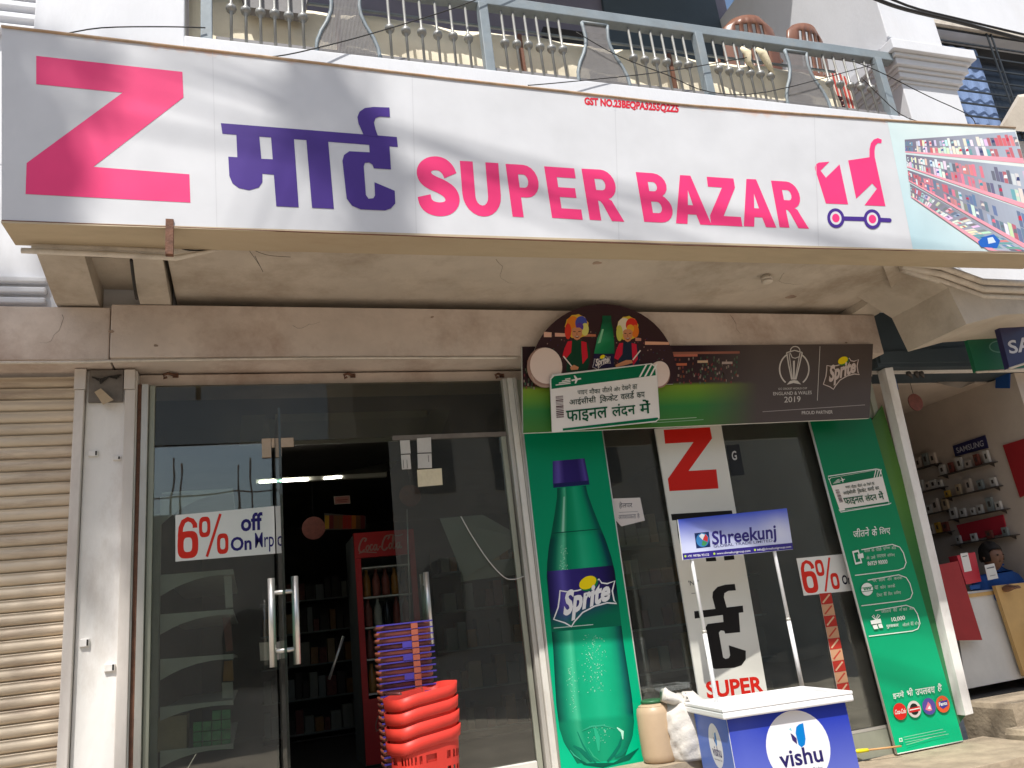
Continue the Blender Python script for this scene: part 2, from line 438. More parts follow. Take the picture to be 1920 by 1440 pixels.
# right end: pillar with moulded capital, bay and side wall
wall_piece(shop, (4.46, -0.84, 4.30), (4.97, 0.9, 7.0), 'white_wall', 'pillar')
cap = MB()
for k, (z0, z1, e) in enumerate([(4.93, 4.955, .012), (4.957, 5.0, .035), (5.002, 5.03, .05), (5.032, 5.085, .075), (5.087, 5.115, .095), (5.117, 5.20, .125)]):
    cap.box((4.46 - e, -0.84 - e, z0), (4.97 + e, -0.3, z1))
cap.build('capital', 'white_wall', shop, bevel=0.005)
wall_piece(shop, (4.97, -0.35, 4.30), (5.50, 0.9, 7.5), 'white_wall')
wall_piece(shop, (5.50, -0.352, 6.02), (9, 0.9, 8.0), 'white_wall')
wall_piece(shop, (5.50, -0.348, 4.30), (9, 0.9, 4.95), 'white_wall')
wall_piece(shop, (4.36, -0.50, 3.48), (9, 0.3, 4.298), 'white_wall')
# left corbel and small boxed-in recess under the slab
MB().prism([(-0.93, -0.21, 3.418), (-0.93, -0.98, 3.55), (-0.93, -0.98, 3.70), (-0.93, -0.062, 3.70), (-0.93, -0.062, 3.418)], (0.20, 0, 0)).build('corbel', 'soffit', shop)
MB().prism([(-0.53, -0.21, 3.418), (-0.53, -0.90, 3.50), (-0.53, -0.90, 3.70), (-0.53, -0.062, 3.70), (-0.53, -0.062, 3.418)], (0.15, 0, 0)).build('corbel', 'soffit', shop)
MB().box((-0.73, -0.45, 3.56), (-0.53, -0.07, 3.69)).build('recess_panel', 'soffit', shop)
# right corbel
MB().prism([(4.12, -0.21, 3.418), (4.12, -0.95, 3.47), (4.12, -0.95, 3.56), (4.12, -0.062, 3.56), (4.12, -0.062, 3.418)], (0.22, 0, 0)).build('corbel', 'soffit', shop)
# projecting diagonal bracket and cornice of the next bay
MB().hexa([P(1652, 488, -0.95), P(1712, 496, -0.95), P(1775, 540, -0.55), P(1690, 590, -0.25)],
          [P(1652, 470, -0.90), P(1712, 478, -0.90), P(1775, 520, -0.50), P(1690, 560, -0.21)]).build('bracket', 'soffit', shop)
for k in range(3):
    off = 14 * k
    pts = [P(1690, 492 + off * 0.45, -0.93 + .03 * k), P(1765, 500 + off, -0.93 + .03 * k), P(1842, 528 + off, -0.93 + .03 * k), P(1990, 534 + off, -0.93 + .03 * k)]
    MB().tube(pts, 0.021, 8).build('cornice_rib', 'pipe_white', shop)
MB().prism([P(1700, 490, -0.88), P(1765, 496, -0.88), P(1842, 524, -0.88), P(1990, 530, -0.88), P(1990, 585, -0.88), P(1880, 590, -0.88), P(1812, 608, -0.88), P(1778, 540, -0.88)], (0, 0.5, 0)).build('cornice', 'soffit', shop)
MB().box((4.33, -0.1, 3.05), (9, 0.3, 3.478)).build('fascia', 'teal_dark', shop)

# cracks, patched plaster and nails on the beam and under the slab
mat('patch_pale', (0.66, 0.60, 0.54), 0.85, 0.1, 9, 0.4, 40)
mat('patch_dark', (0.34, 0.25, 0.19), 0.9, 0.25, 7, 0.3, 40)
rk_ = random.Random(17)
def crack(p0, heading, n, step, plane):
    pts = [Vector(p0)]; a = heading
    for _ in range(n):
        a += rk_.uniform(-.7, .7); d = step * rk_.uniform(.5, 1.2)
        pts.append(pts[-1] + (Vector((math.cos(a) * d, 0, math.sin(a) * d)) if plane == 'beam' else Vector((math.cos(a) * d, math.sin(a) * d, 0))))
        if plane == 'beam': pts[-1].z = min(max(pts[-1].z, 3.125), 3.405)
    MB().tube(pts, [.0008 * (1 - .6 * k / n) for k in range(n + 1)], 4).build('crack', 'black_stain', shop)
def blot(c, r, plane, m):
    n = 13; pts = []
    for k in range(n):
        a = 2 * math.pi * k / n; rr = r * rk_.uniform(.6, 1.15)
        pts.append(Vector(c) + (Vector((math.cos(a) * rr * 1.6, 0, math.sin(a) * rr)) if plane == 'beam' else Vector((math.cos(a) * rr * 1.5, math.sin(a) * rr, 0))))
    MB().prism(pts, (0, .0015, 0) if plane == 'beam' else (0, 0, .0015)).build('plaster_patch', m, shop)
for x, z, h in ((.25, 3.30, -.6), (3.1, 3.40, -1.5), (-.9, 3.36, -1.4)): crack((x, -.2062 if x > -.67 else -.1862, z), h, 7, .03, 'beam')
for x, y, h in ((1.3, -.75, 1.2), (3.2, -.7, .8)): crack((x, y, 3.4745), h, 9, .045, 'slab')
for x, z, r in ((-.45, 3.18, .008), (1.05, 3.36, .007), (-.664, 3.26, .010), (4.0, 3.2, .007)): blot((x, -.2068, z), r, 'beam', 'patch_dark')
for x, y, r in ((1.9, -.75, .02), (3.5, -.35, .03)): blot((x, y, 3.4732), r, 'slab', 'patch_dark')
# interior shell of the supermarket: open to the street through its glass front
room = thing('shop_interior', 'dim interior room of the supermarket behind the glass front', 'room', (1.8, 3, 0.7))
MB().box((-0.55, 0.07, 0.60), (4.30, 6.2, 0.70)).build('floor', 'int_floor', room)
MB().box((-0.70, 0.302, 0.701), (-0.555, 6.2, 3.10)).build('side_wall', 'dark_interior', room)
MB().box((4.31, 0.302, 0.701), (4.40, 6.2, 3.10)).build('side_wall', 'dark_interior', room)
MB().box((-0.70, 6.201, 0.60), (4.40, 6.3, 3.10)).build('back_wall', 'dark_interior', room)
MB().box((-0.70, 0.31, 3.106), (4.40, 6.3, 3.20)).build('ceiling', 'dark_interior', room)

# ---------------------------------------------------------------- across the street (seen only as reflections in the glass)
def far_house(name, label, x0, x1, y, h, arches, loc):
    t = thing(name, label, 'building', loc)
    MB().box((x0, y - 6, 0.003), (x1, y, h)).build('wall', 'grey_building', t)
    for (ax, z0, wd, hh) in arches:
        pts = [(ax - wd / 2, y + 0.02, z0), (ax + wd / 2, y + 0.02, z0)]
        for k in range(9):
            a = math.pi * k / 8; pts.append((ax + wd / 2 * math.cos(a), y + 0.02, z0 + hh + wd / 2 * math.sin(a)))
        MB().prism(pts, (0, 0.02, 0)).build('window', 'dark_glass', t)
    return t
low = far_house('low_house', 'low grey roadside house across the street with bare rebar on its roof', -9, 1.6, -14, 4.7,
          [(-6, 1, 1.2, 1), (-3, 1, 1.2, 1), (0, 1, 1.2, 1)], (-3.5, -17, 0))
for x in (-1.6, -1.45, -0.2, 0.05, 0.9): MB().tube([(x, -14.3, 4.6), (x + .03, -14.3, 5.6 + (x * 7 % .4))], 0.02, 5).build('rebar', 'rust', low)
MB().tube([(-9, -14.2, 5.1), (1.6, -14.2, 5.15)], 0.02, 5).build('railing', 'rust', low)
far_house('arched_house', 'tall grey house across the street with arched windows', 2.4, 15, -14, 9.5,
          [(4.2, 1.2, 1.0, 1.6), (6.2, 1.2, 1.0, 1.6), (8.4, 1.2, 1.4, 1.6), (11, 1.2, 1.4, 1.6), (4.2, 4.8, 1.0, 1.6), (6.2, 4.8, 1.0, 1.6), (8.4, 4.8, 1.4, 1.4), (11, 4.8, 1.4, 1.4)], (8.7, -17, 0))
far_house('left_house', 'two-storey grey house across the street beyond the low house', -24, -9.3, -14, 8, [(-12, 1, 1.5, 1.4), (-16, 1, 1.5, 1.4), (-12, 4.5, 1.5, 1.4), (-16, 4.5, 1.5, 1.4)], (-16.5, -17, 0))
# ================================================================ balcony
mat('rail_blue', (0.23, 0.27, 0.295), 0.5, 0.12, 8, 0.1, 60, stain=(0.28, 0.27, 0.24), stain_amt=0.4, stain_scale=5)
mat('baluster_grey', (0.30, 0.30, 0.285), 0.4, 0.12, 14, 0.1, 80, metal=0.35, stain=(0.2, 0.17, 0.13), stain_amt=0.4, stain_scale=14)
mat('mesh_grey', (0.22, 0.21, 0.21), 0.6, 0.1, 20, 0)
mat('brown_steel', (0.17, 0.075, 0.045), 0.6, 0.25, 8, 0.2, 60)
mat('brown_plastic', (0.20, 0.09, 0.055), 0.35, 0.08, 6, 0.0)
mat('red_plastic', (0.55, 0.07, 0.05), 0.35, 0.08, 6, 0.0)
mat('maroon_plastic', (0.16, 0.05, 0.05), 0.4, 0.08, 6, 0.0)
mat('cloth_cream', (0.68, 0.60, 0.42), 0.9, 0.1, 8, 0.3, 40)
mat('curtain_blue', (0.20, 0.29, 0.50), 0.8, 0.12, 6, 0.2, 30, stretch=(4, 4, 0.6))
mat('grille_black', (0.03, 0.033, 0.035), 0.5, 0.2, 10, 0)
mat('stripe_pale', (0.70, 0.62, 0.55), 0.6, 0.08, 10, 0)
YR = -0.875
rail = thing('balcony_railing', 'grey blue steel balcony railing with knobbed balusters above the shop sign', 'railing', (2.0, YR, 4.556))
MB().box((-0.265, YR - .035, 5.055), (4.37, YR + .035, 5.125)).build('top_rail', 'rail_blue', rail, bevel=0.005)
MB().box((-0.12, YR - .012, 4.60), (4.26, YR + .012, 4.625)).build('bottom_rail', 'mesh_grey', rail)
for x in (-0.165, 1.345, 2.785, 4.215):
    MB().box((x - .028, YR - .05, 4.557), (x + .028, YR + .006, 5.054)).build('post', 'rail_blue', rail, bevel=0.004)
bal = MB().lathe([(0.008, 4.565), (0.008, 4.775), (0.014, 4.785), (0.014, 4.793), (0.024, 4.797), (0.028, 4.812), (0.026, 4.825), (0.013, 4.833), (0.012, 4.842), (0.008, 4.85), (0.008, 5.04)], (0, YR - .01, 0), 10)
bobj = None
def in_panel(x): return any(abs(x - c) < 0.19 for c in (0.55, 2.06, 3.53))
xs = []
for a, b in ((-0.165, 0.55), (0.55, 1.345), (1.345, 2.06), (2.06, 2.785), (2.785, 3.53), (3.53, 4.215)):
    lo = a + (0.12 if a in (-0.165, 1.345, 2.785) else 0.24); hi = b - (0.10 if b in (1.345, 2.785, 4.215) else 0.23)
    n = 6 if hi - lo > .36 else 5
    xs += [lo + (hi - lo) * k / (n - 1) for k in range(n)]
first = None
for x in xs:
    if first is None:
        sh = MB(); sh.v = [v + Vector((x, 0, 0)) for v in bal.v]; sh.f = bal.f; sh.sm = bal.sm
        first = sh.build('baluster', 'baluster_grey', rail); x_first = x
    else:
        c = first.copy(); COL.objects.link(c); c.location = first.location + Vector((x - x_first, 0, random.uniform(-.004, .004)))
# vase-shaped mesh panels
prof = [(4.565, .165), (4.60, .168), (4.65, .163), (4.72, .140), (4.79, .105), (4.86, .082), (4.92, .075), (4.985, .082), (5.02, .086)]
def half(z):
    for (a, wa), (b, wb) in zip(prof, prof[1:]):
        if a <= z <= b: return wa + (wb - wa) * (z - a) / (b - a)
    return prof[-1][1]
for cx in (0.55, 2.06, 3.53):
    pn = MB()
    for sgn in (-1, 1):
        pn.tube([(cx + sgn * wd, YR - .03, z) for z, wd in prof], 0.0115, 6)
    pn.tube([(cx - .086, YR - .03, 5.02), (cx + .086, YR - .03, 5.02)], 0.0115, 6)
    pn.tube([(cx - .165, YR - .03, 4.568), (cx + .165, YR - .03, 4.568)], 0.012, 6)
    fr = pn.build('panel_frame', 'rail_blue', rail)
    mm = MB(); r = 0.0016
    x = -0.165
    while x < 0.166:
        zs = [z for z, wd in prof if wd >= abs(x)]
        zz = [4.567 + 0.03 * k for k in range(16)]
        ok = [z for z in zz if half(z) > abs(x)]
        if len(ok) > 1: mm.box((cx + x - r, YR - .031, min(ok)), (cx + x + r, YR - .029, max(ok)))
        x += 0.0075
    z = 4.572
    while z < 5.018:
        h = half(z); mm.box((cx - h, YR - .0285, z - r), (cx + h, YR - .0265, z + r)); z += 0.0075
    mm.build('wire_mesh', 'mesh_grey', fr, kind='stuff')

# cream sheeting hung behind the railing on a brown steel frame
sheetg = thing('cream_sheeting', 'cream sheeting on a brown steel frame hung behind the balcony railing', 'screen', (2.0, -0.74, 4.556))
wv = MB(); nx, nz = 90, 10
vs = []; fs = []
for j in range(nz + 1):
    for i in range(nx + 1):
        X = -0.26 + 4.2 * i / nx; Z = 4.557 + 0.43 * j / nz
        vs.append((X, -0.755 + 0.012 * math.sin(X * 7.3 + j * .5) + 0.006 * math.sin(X * 19 + j), Z))
for j in range(nz):
    for i in range(nx): a = j * (nx + 1) + i; fs.append([a, a + 1, a + nx + 2, a + nx + 1])
o = wv.mesh(vs, fs, True).build('sheet', 'cream', sheetg)
md = o.modifiers.new('thickness', 'SOLIDIFY'); md.thickness = 0.004
MB().box((-0.26, -0.735, 4.965), (3.95, -0.71, 4.99)).build('top_bar', 'brown_steel', sheetg)
MB().box((-0.26, -0.79, 5.0), (3.95, -0.775, 5.012)).build('top_bar', 'rail_blue', sheetg)
for X in (0.52, 1.60, 2.62): MB().box((X - .012, -0.805, 4.557), (X + .012, -0.783, 4.964)).build('upright', 'brown_steel', sheetg)

# odd things behind the railing
def plastic_chair(label, loc, m, rotz):
    t = thing('plastic_chair', label, 'chair', (0, 0, 0))
    prof = []
    n = 17
    for j in range(9):
        z = 0.42 + 0.52 * j / 8; wd = 0.235 * (1 - 0.18 * max(0, (j - 4) / 4) ** 2 - (0.25 if j == 8 else 0))
        prof.append([(wd * math.sin(a), 0.20 + 0.10 * math.cos(a) + 0.05 * j / 8, z) for a in [(-1 + 2 * k / (n - 1)) * 1.15 for k in range(n)]])
    fs = []
    vs = [p for row in prof for p in row]
    for j in range(8):
        for k in range(n - 1):
            if 2 <= j <= 6 and k in (5, 7, 9, 11): continue
            a = j * n + k; fs.append([a, a + 1, a + n + 1, a + n])
    b = MB().mesh(vs, fs, True).build('backrest', m, t); md = b.modifiers.new('th', 'SOLIDIFY'); md.thickness = 0.012
    MB().box((-.22, -.24, .41), (.22, .22, .435)).build('seat', m, t, bevel=.01)
    for sx in (-1, 1):
        MB().tube([(sx * .19, -.20, .41), (sx * .22, -.25, 0.0)], [.022, .016], 6).build('leg', m, t)
        MB().tube([(sx * .19, .20, .41), (sx * .21, .27, 0.0)], [.022, .016], 6).build('leg', m, t)
        MB().tube([(sx * .235, .22, .66), (sx * .255, 0, .64), (sx * .25, -.2, .62), (sx * .22, -.22, .42)], .018, 6).build('armrest', m, t)
    t.location = loc; t.rotation_euler = (0, 0, rotz)
    return t
plastic_chair('brown plastic chair back showing above the rail, nearer the door', (P(1408, 60, -.66).x, -0.40, 4.502), 'brown_plastic', 3.0)
plastic_chair('larger brown plastic chair turned sideways above the rail end', (P(1478, 60, -.66).x + .06, -0.40, 4.502), 'brown_plastic', 3.35)
# stack of red and maroon slatted chairs at the end of the balcony
rk = thing('slatted_rack', 'tall red and white striped slatted rack at the balcony corner', 'rack', (4.14, -0.62, 4.501))
for k in range(11):
    MB().box((4.03 + k * .017, -0.63, 4.57 + .0), (4.041 + k * .017, -0.615, 5.17 - .012 * abs(k - 5))).build('slat', 'red_plastic' if k % 2 else 'stripe_pale', rk)
MB().box((4.02, -0.612, 4.60), (4.225, -0.60, 4.63)).build('crossbar', 'red_plastic', rk)
MB().box((4.02, -0.612, 5.02), (4.225, -0.60, 5.05)).build('crossbar', 'red_plastic', rk)
for sx in (4.025, 4.215): MB().box((sx - .008, -.60, 4.502), (sx + .008, -.58, 5.05)).build('leg', 'red_plastic', rk)
cr = thing('louvred_crate', 'dark maroon louvred crate behind the balusters at the right end', 'crate', (3.93, -0.70, 4.501))
for k in range(8): MB().box((3.84, -0.73, 4.56 + .038 * k), (4.01, -0.712, 4.583 + .038 * k)).build('louvre', 'maroon_plastic', cr)
for x in (3.84, 4.0): MB().box((x - .01, -0.711, 4.502), (x + .01, -0.66, 4.87)).build('side', 'maroon_plastic', cr)
oc = thing('orange_basket', 'orange red slatted basket leaning behind the last mesh panel', 'basket', (3.72, -0.70, 4.501))
for k in range(6): MB().prism([(3.66 + .01 * k, -.72, 4.53 + .05 * k), (3.77 - .004 * k, -.72, 4.52 + .05 * k), (3.77 - .004 * k, -.72, 4.553 + .05 * k), (3.66 + .01 * k, -.72, 4.563 + .05 * k)], (0, .012, 0)).build('slat', 'red_plastic', oc)
for a in ((3.67, 4.502, 3.72, 4.83), (3.76, 4.502, 3.74, 4.83)): MB().tube([(a[0], -.70, a[1]), (a[2], -.70, a[3])], .010, 5).build('side', 'red_plastic', oc)
kn = thing('knotted_cloth', 'cream rag knotted round the balusters beside the second chair', 'cloth', (3.18, YR, 4.80))
MB().tube([(3.10, YR - .03, 4.99), (3.13, YR - .045, 4.94), (3.12, YR - .04, 4.87), (3.16, YR - .035, 4.83)], [.012, .026, .02, .006], 7).build('knot', 'cloth_cream', kn)
MB().tube([(3.22, YR - .03, 5.0), (3.25, YR - .045, 4.95), (3.28, YR - .035, 4.88), (3.31, YR - .03, 4.80)], [.012, .028, .022, .006], 7).build('tail', 'cloth_cream', kn)
bx = thing('grey_box', 'grey box with a tapered underside behind the first balusters', 'box', (0.1, -0.80, 4.80))
MB().hexa([(0.03, -0.86, 4.86), (0.33, -0.86, 4.86), (0.33, -0.80, 4.86), (0.03, -0.80, 4.86)], [(0.0, -0.86, 5.0), (0.36, -0.86, 5.0), (0.36, -0.79, 5.0), (0.0, -0.79, 5.0)]).build('body', 'mesh_grey', bx)

# window with blue curtains behind a black grille, at the right
win = thing('grilled_window', 'upstairs window with blue curtains behind black security bars', 'window', (6.2, -0.36, 4.96))
MB().box((5.52, -0.20, 4.951), (9, -0.18, 6.019)).build('pane', 'dark_glass', win)
cur = MB(); n = 40; vs = []; fs = []
for j in range(2):
    for i in range(n + 1): vs.append((5.56 + 0.62 * i / n, -0.235 + 0.006 * math.sin(i * .8), 4.96 + 1.0 * j))
for i in range(n): fs.append([i, i + 1, i + n + 2, i + n + 1])
cur.mesh(vs, fs, True).build('curtain', 'curtain_blue', win)
for z in [5.0 + .125 * k for k in range(9)]: MB().box((5.50, -0.365, z), (9, -0.355, z + .014)).build('bar', 'grille_black', win)
for x in (6.16, 6.21, 6.75, 7.2): MB().box((x, -0.376, 4.952), (x + .014, -0.366, 6.018)).build('bar', 'grille_black', win)
MB().box((5.47, -0.395, 4.95), (5.515, -0.36, 6.05)).build('frame', 'pipe_white', win)
MB().box((5.47, -0.395, 6.02), (9, -0.36, 6.06)).build('frame', 'pipe_white', win)
bb = thing('wooden_ledge_box', 'pale boxed ledge corner under the barred window at the edge', 'ledge', (6.0, -0.6, 4.6))
MB().hexa([P(1875, 243, -.62), P(1935, 248, -.62), P(1935, 178, -.62), P(1912, 182, -.62)], [P(1873, 238, -.40), P(1950, 248, -.40), P(1950, 172, -.40), P(1908, 178, -.40)]).build('box', 'soffit', bb)

# cables
def wire(label, pts, r, m='cable_black', grp='cables over the front'):
    pts = [Vector(p) for p in pts]; out = []
    for i in range(len(pts) - 1):
        a = pts[max(i - 1, 0)]; b = pts[i]; c = pts[i + 1]; d = pts[min(i + 2, len(pts) - 1)]
        for t in (0, .25, .5, .75):
            out.append(0.5 * ((2 * b) + (c - a) * t + (2 * a - 5 * b + 4 * c - d) * t * t + (3 * b - a - 3 * c + d) * t ** 3))
    out.append(pts[-1])
    o = MB().tube(out, r, 5).build('cable', m); tag(o, label, 'cable', grp); return o
wire('thick bundled cable crossing the upper right corner', [P(1560, -40, -1.0), P(1640, -3, -1.0), P(1700, 18, -1.0), P(1800, 42, -1.0), P(1960, 85, -1.0)], 0.014)
wire('second strand running just under the thick upper right cable', [P(1600, -35, -.97), P(1700, 10, -.97), P(1800, 36, -.97), P(1960, 74, -.97)], 0.009)
wire('thin wire rising from the sign edge across the first mesh panel', [P(495, 108, -1.02), P(560, 98, -1.0), P(700, 62, -0.97), P(860, 12, -0.95), P(960, -30, -.95)], 0.0035)
wire('thin wire from the balcony corner post along the white pilaster', [P(110, 66, -.95), P(190, 52, -.96), P(310, 50, -.96), P(385, 52, -.94)], 0.0035)
wire('thin wire from the sign past the middle mesh panel', [P(990, 160, -1.02), P(1070, 153, -.98), P(1240, 135, -.95), P(1400, 108, -.95)], 0.003)
wire('wire drooping behind the middle mesh panel towards the right post', [P(1080, 60, -.93), P(1160, 105, -.93), P(1250, 140, -.93), P(1330, 172, -.93), P(1440, 172, -.93), P(1640, 120, -.93)], 0.003)
wire('wire slanting from the rail end down to the photo end of the sign', [P(1600, 115, -.95), P(1650, 135, -.98), P(1740, 180, -1.0), P(1815, 215, -1.05), P(1830, 236, -1.06)], 0.0032)
wire('looped wire hanging beside the last baluster', [P(1615, 145, -.95), P(1650, 180, -.97), P(1690, 215, -1.0), P(1735, 232, -1.02)], 0.003)
# ================================================================ the long shop sign
print_mat('banner', 0.42, 0.11, 2.0, 0.08)
print_mat('vinyl', 0.32, 0.05, 2.2, 0.05)
print_mat('paper', 0.7, 0.04, 6, 0.06)
A = Vector((-0.969, -1.054, 3.42)); Bp = Vector((4.521, -1.192, 3.42))
sx = (Bp - A).normalized(); SN = Vector((sx.y, -sx.x, 0)).normalized()
if SN.y > 0: SN = -SN
SM = plane_map(A, SN)
sign = thing('shop_sign', 'long white printed shop sign board across the balcony front', 'sign', (1.8, -1.1, 3.42))
top = [(3, 50), (150, 67), (320, 87), (480, 105), (640, 124), (860, 150), (1060, 172), (1280, 197), (1500, 214), (1700, 228), (1903, 240)]
bot = [(1967, 475), (1700, 470), (1480, 465), (1280, 459), (960, 449), (640, 437), (320, 424), (3, 413)]
face = Print(SM, SN, 0.0, 0.00025)
white = s(206, 207, 210)
face.poly(top + bot, white)
PINK = s(236, 62, 122); PURP = s(72, 48, 132); REDP = s(205, 45, 62)
# rust bleeding down from the folded top edge, dust along the bottom
rr_ = random.Random(31); tq = []
nx = 150
cols_ = []
vs_ = []; fs_ = []
def edge_y(poly, x):
    for (x0, y0), (x1, y1) in zip(poly, poly[1:]):
        if min(x0, x1) <= x <= max(x0, x1): return y0 + (y1 - y0) * (x - x0) / (x1 - x0)
    return poly[-1][1]
amp = 0.0
for i in range(nx + 1):
    x = 6 + (1660 - 6) * i / nx; amp = max(0, min(1, amp + rr_.uniform(-.4, .4))) * (1 if x < 760 or x > 1040 else .7); y0 = edge_y(top, x) + 1.5; d = 3 + 11 * amp * rr_.random()
    for k, (f_, m_) in enumerate(((0, .75), (.4, .35), (1, 0))): vs_.append((x, y0 + d * f_)); cols_.append(lerp3(white, s(214, 150, 96), m_ * amp))
for i in range(nx):
    for k in range(2): a = i * 3 + k; fs_.append([a, a + 3, a + 4, a + 1])
face._put(vs_, fs_, cols_)
for sx_ in (398, 772, 1152, 1526):
    ya, yb = edge_y(top, sx_) + 2, edge_y(bot[::-1], sx_) - 2
    face.poly([(sx_, ya), (sx_ + 1.3, ya), (sx_ + 9.3 , yb), (sx_ + 8, yb)], lerp3(white, s(170, 170, 174), .35))
fo = face.build('banner_face', 'banner', sign)
k = MB(); k.prism([SM(*p) - SN * 0.002 for p in top + bot], -SN * 0.03)
k.build('backing', 'sign_ply', sign)
# plywood underside of the sign box
a0, a1 = SM(3, 413), SM(1967, 475)
MB().hexa([a0 + SN * 0.004 + Vector((0, 0, -.002)), a1 + SN * 0.004 + Vector((0, 0, -.002)), a1 - SN * 0.20 + Vector((0, 0, -.002)), a0 - SN * 0.20 + Vector((0, 0, -.002))],
          [a0 + SN * 0.004 + Vector((0, 0, -.014)), a1 + SN * 0.004 + Vector((0, 0, -.014)), a1 - SN * 0.20 + Vector((0, 0, -.012)), a0 - SN * 0.20 + Vector((0, 0, -.012))]).build('underside', 'sign_ply', sign)
MB().prism([a0 - SN * 0.035, a0 - SN * 0.2, a0 - SN * 0.2 + Vector((0, 0, .9)), a0 - SN * 0.035 + Vector((0, 0, .9))], sx * 0.02).build('end_board', 'sign_ply', sign)
# rusty folded top edge
tp = [SM(*p) + SN * 0.003 for p in top]
MB().tube(tp, 0.007, 6).build('rusty_edge', 'rust_edge', sign)
MB().tube([SM(4, 414) + SN * .002, SM(640, 438) + SN * .002, SM(1280, 460) + SN * .002, SM(1966, 476) + SN * .002], 0.0035, 5).build('bottom_edge', 'brown_steel', sign)
# hanging strap
MB().box(SM(311, 412) + SN * .006 + Vector((0, -.004, 0)), SM(325, 470) + Vector((0, .02, -.02))).build('strap', 'rust', sign)

def letter(name, fn):
    p = Print(SM, SN, 0.0012, 0.00025); fn(p); return p.build(name, 'banner', sign)
letter('letter_z', lambda p: p.poly([(68, 105), (342, 135), (344, 183), (175, 313), (355, 327), (357, 380), (48, 364), (50, 306), (230, 174), (68, 158)], PINK))
def hindi(p, f, col):
    for poly in ([(414, 231), (744, 257), (746, 276), (417, 251)],
                 [(443, 250), (486, 254), (490, 298), (514, 299), (515, 328), (492, 326), (492, 342), (485, 352), (467, 357), (448, 353), (436, 344), (430, 330), (428, 294), (445, 295)],
                 [(508, 255), (551, 259), (560, 389), (518, 387)],
                 [(574, 258), (615, 262), (626, 392), (585, 390)],
                 [(692, 268), (730, 271), (733, 318), (701, 316), (698, 309), (692, 305), (684, 306), (682, 312), (686, 366), (691, 373), (700, 372), (703, 367), (702, 342), (740, 358), (741, 382), (733, 391), (722, 395), (676, 393), (660, 386), (650, 373), (642, 302), (645, 291), (655, 284), (693, 286)],
                 [(682, 254), (672, 232), (670, 220), (674, 210), (684, 203), (700, 201), (730, 202), (731, 220), (712, 219), (704, 222), (701, 230), (704, 243), (709, 257)]):
        p.poly([f(*q) for q in poly], col)
letter('hindi_word', lambda p: hindi(p, lambda x, y: (x, y), PURP))
def z2(x, y): return (640 + x / 3, y / 3)
def z3(x, y): return (1280 + x / 3, y / 3)
BOLD = 0.028
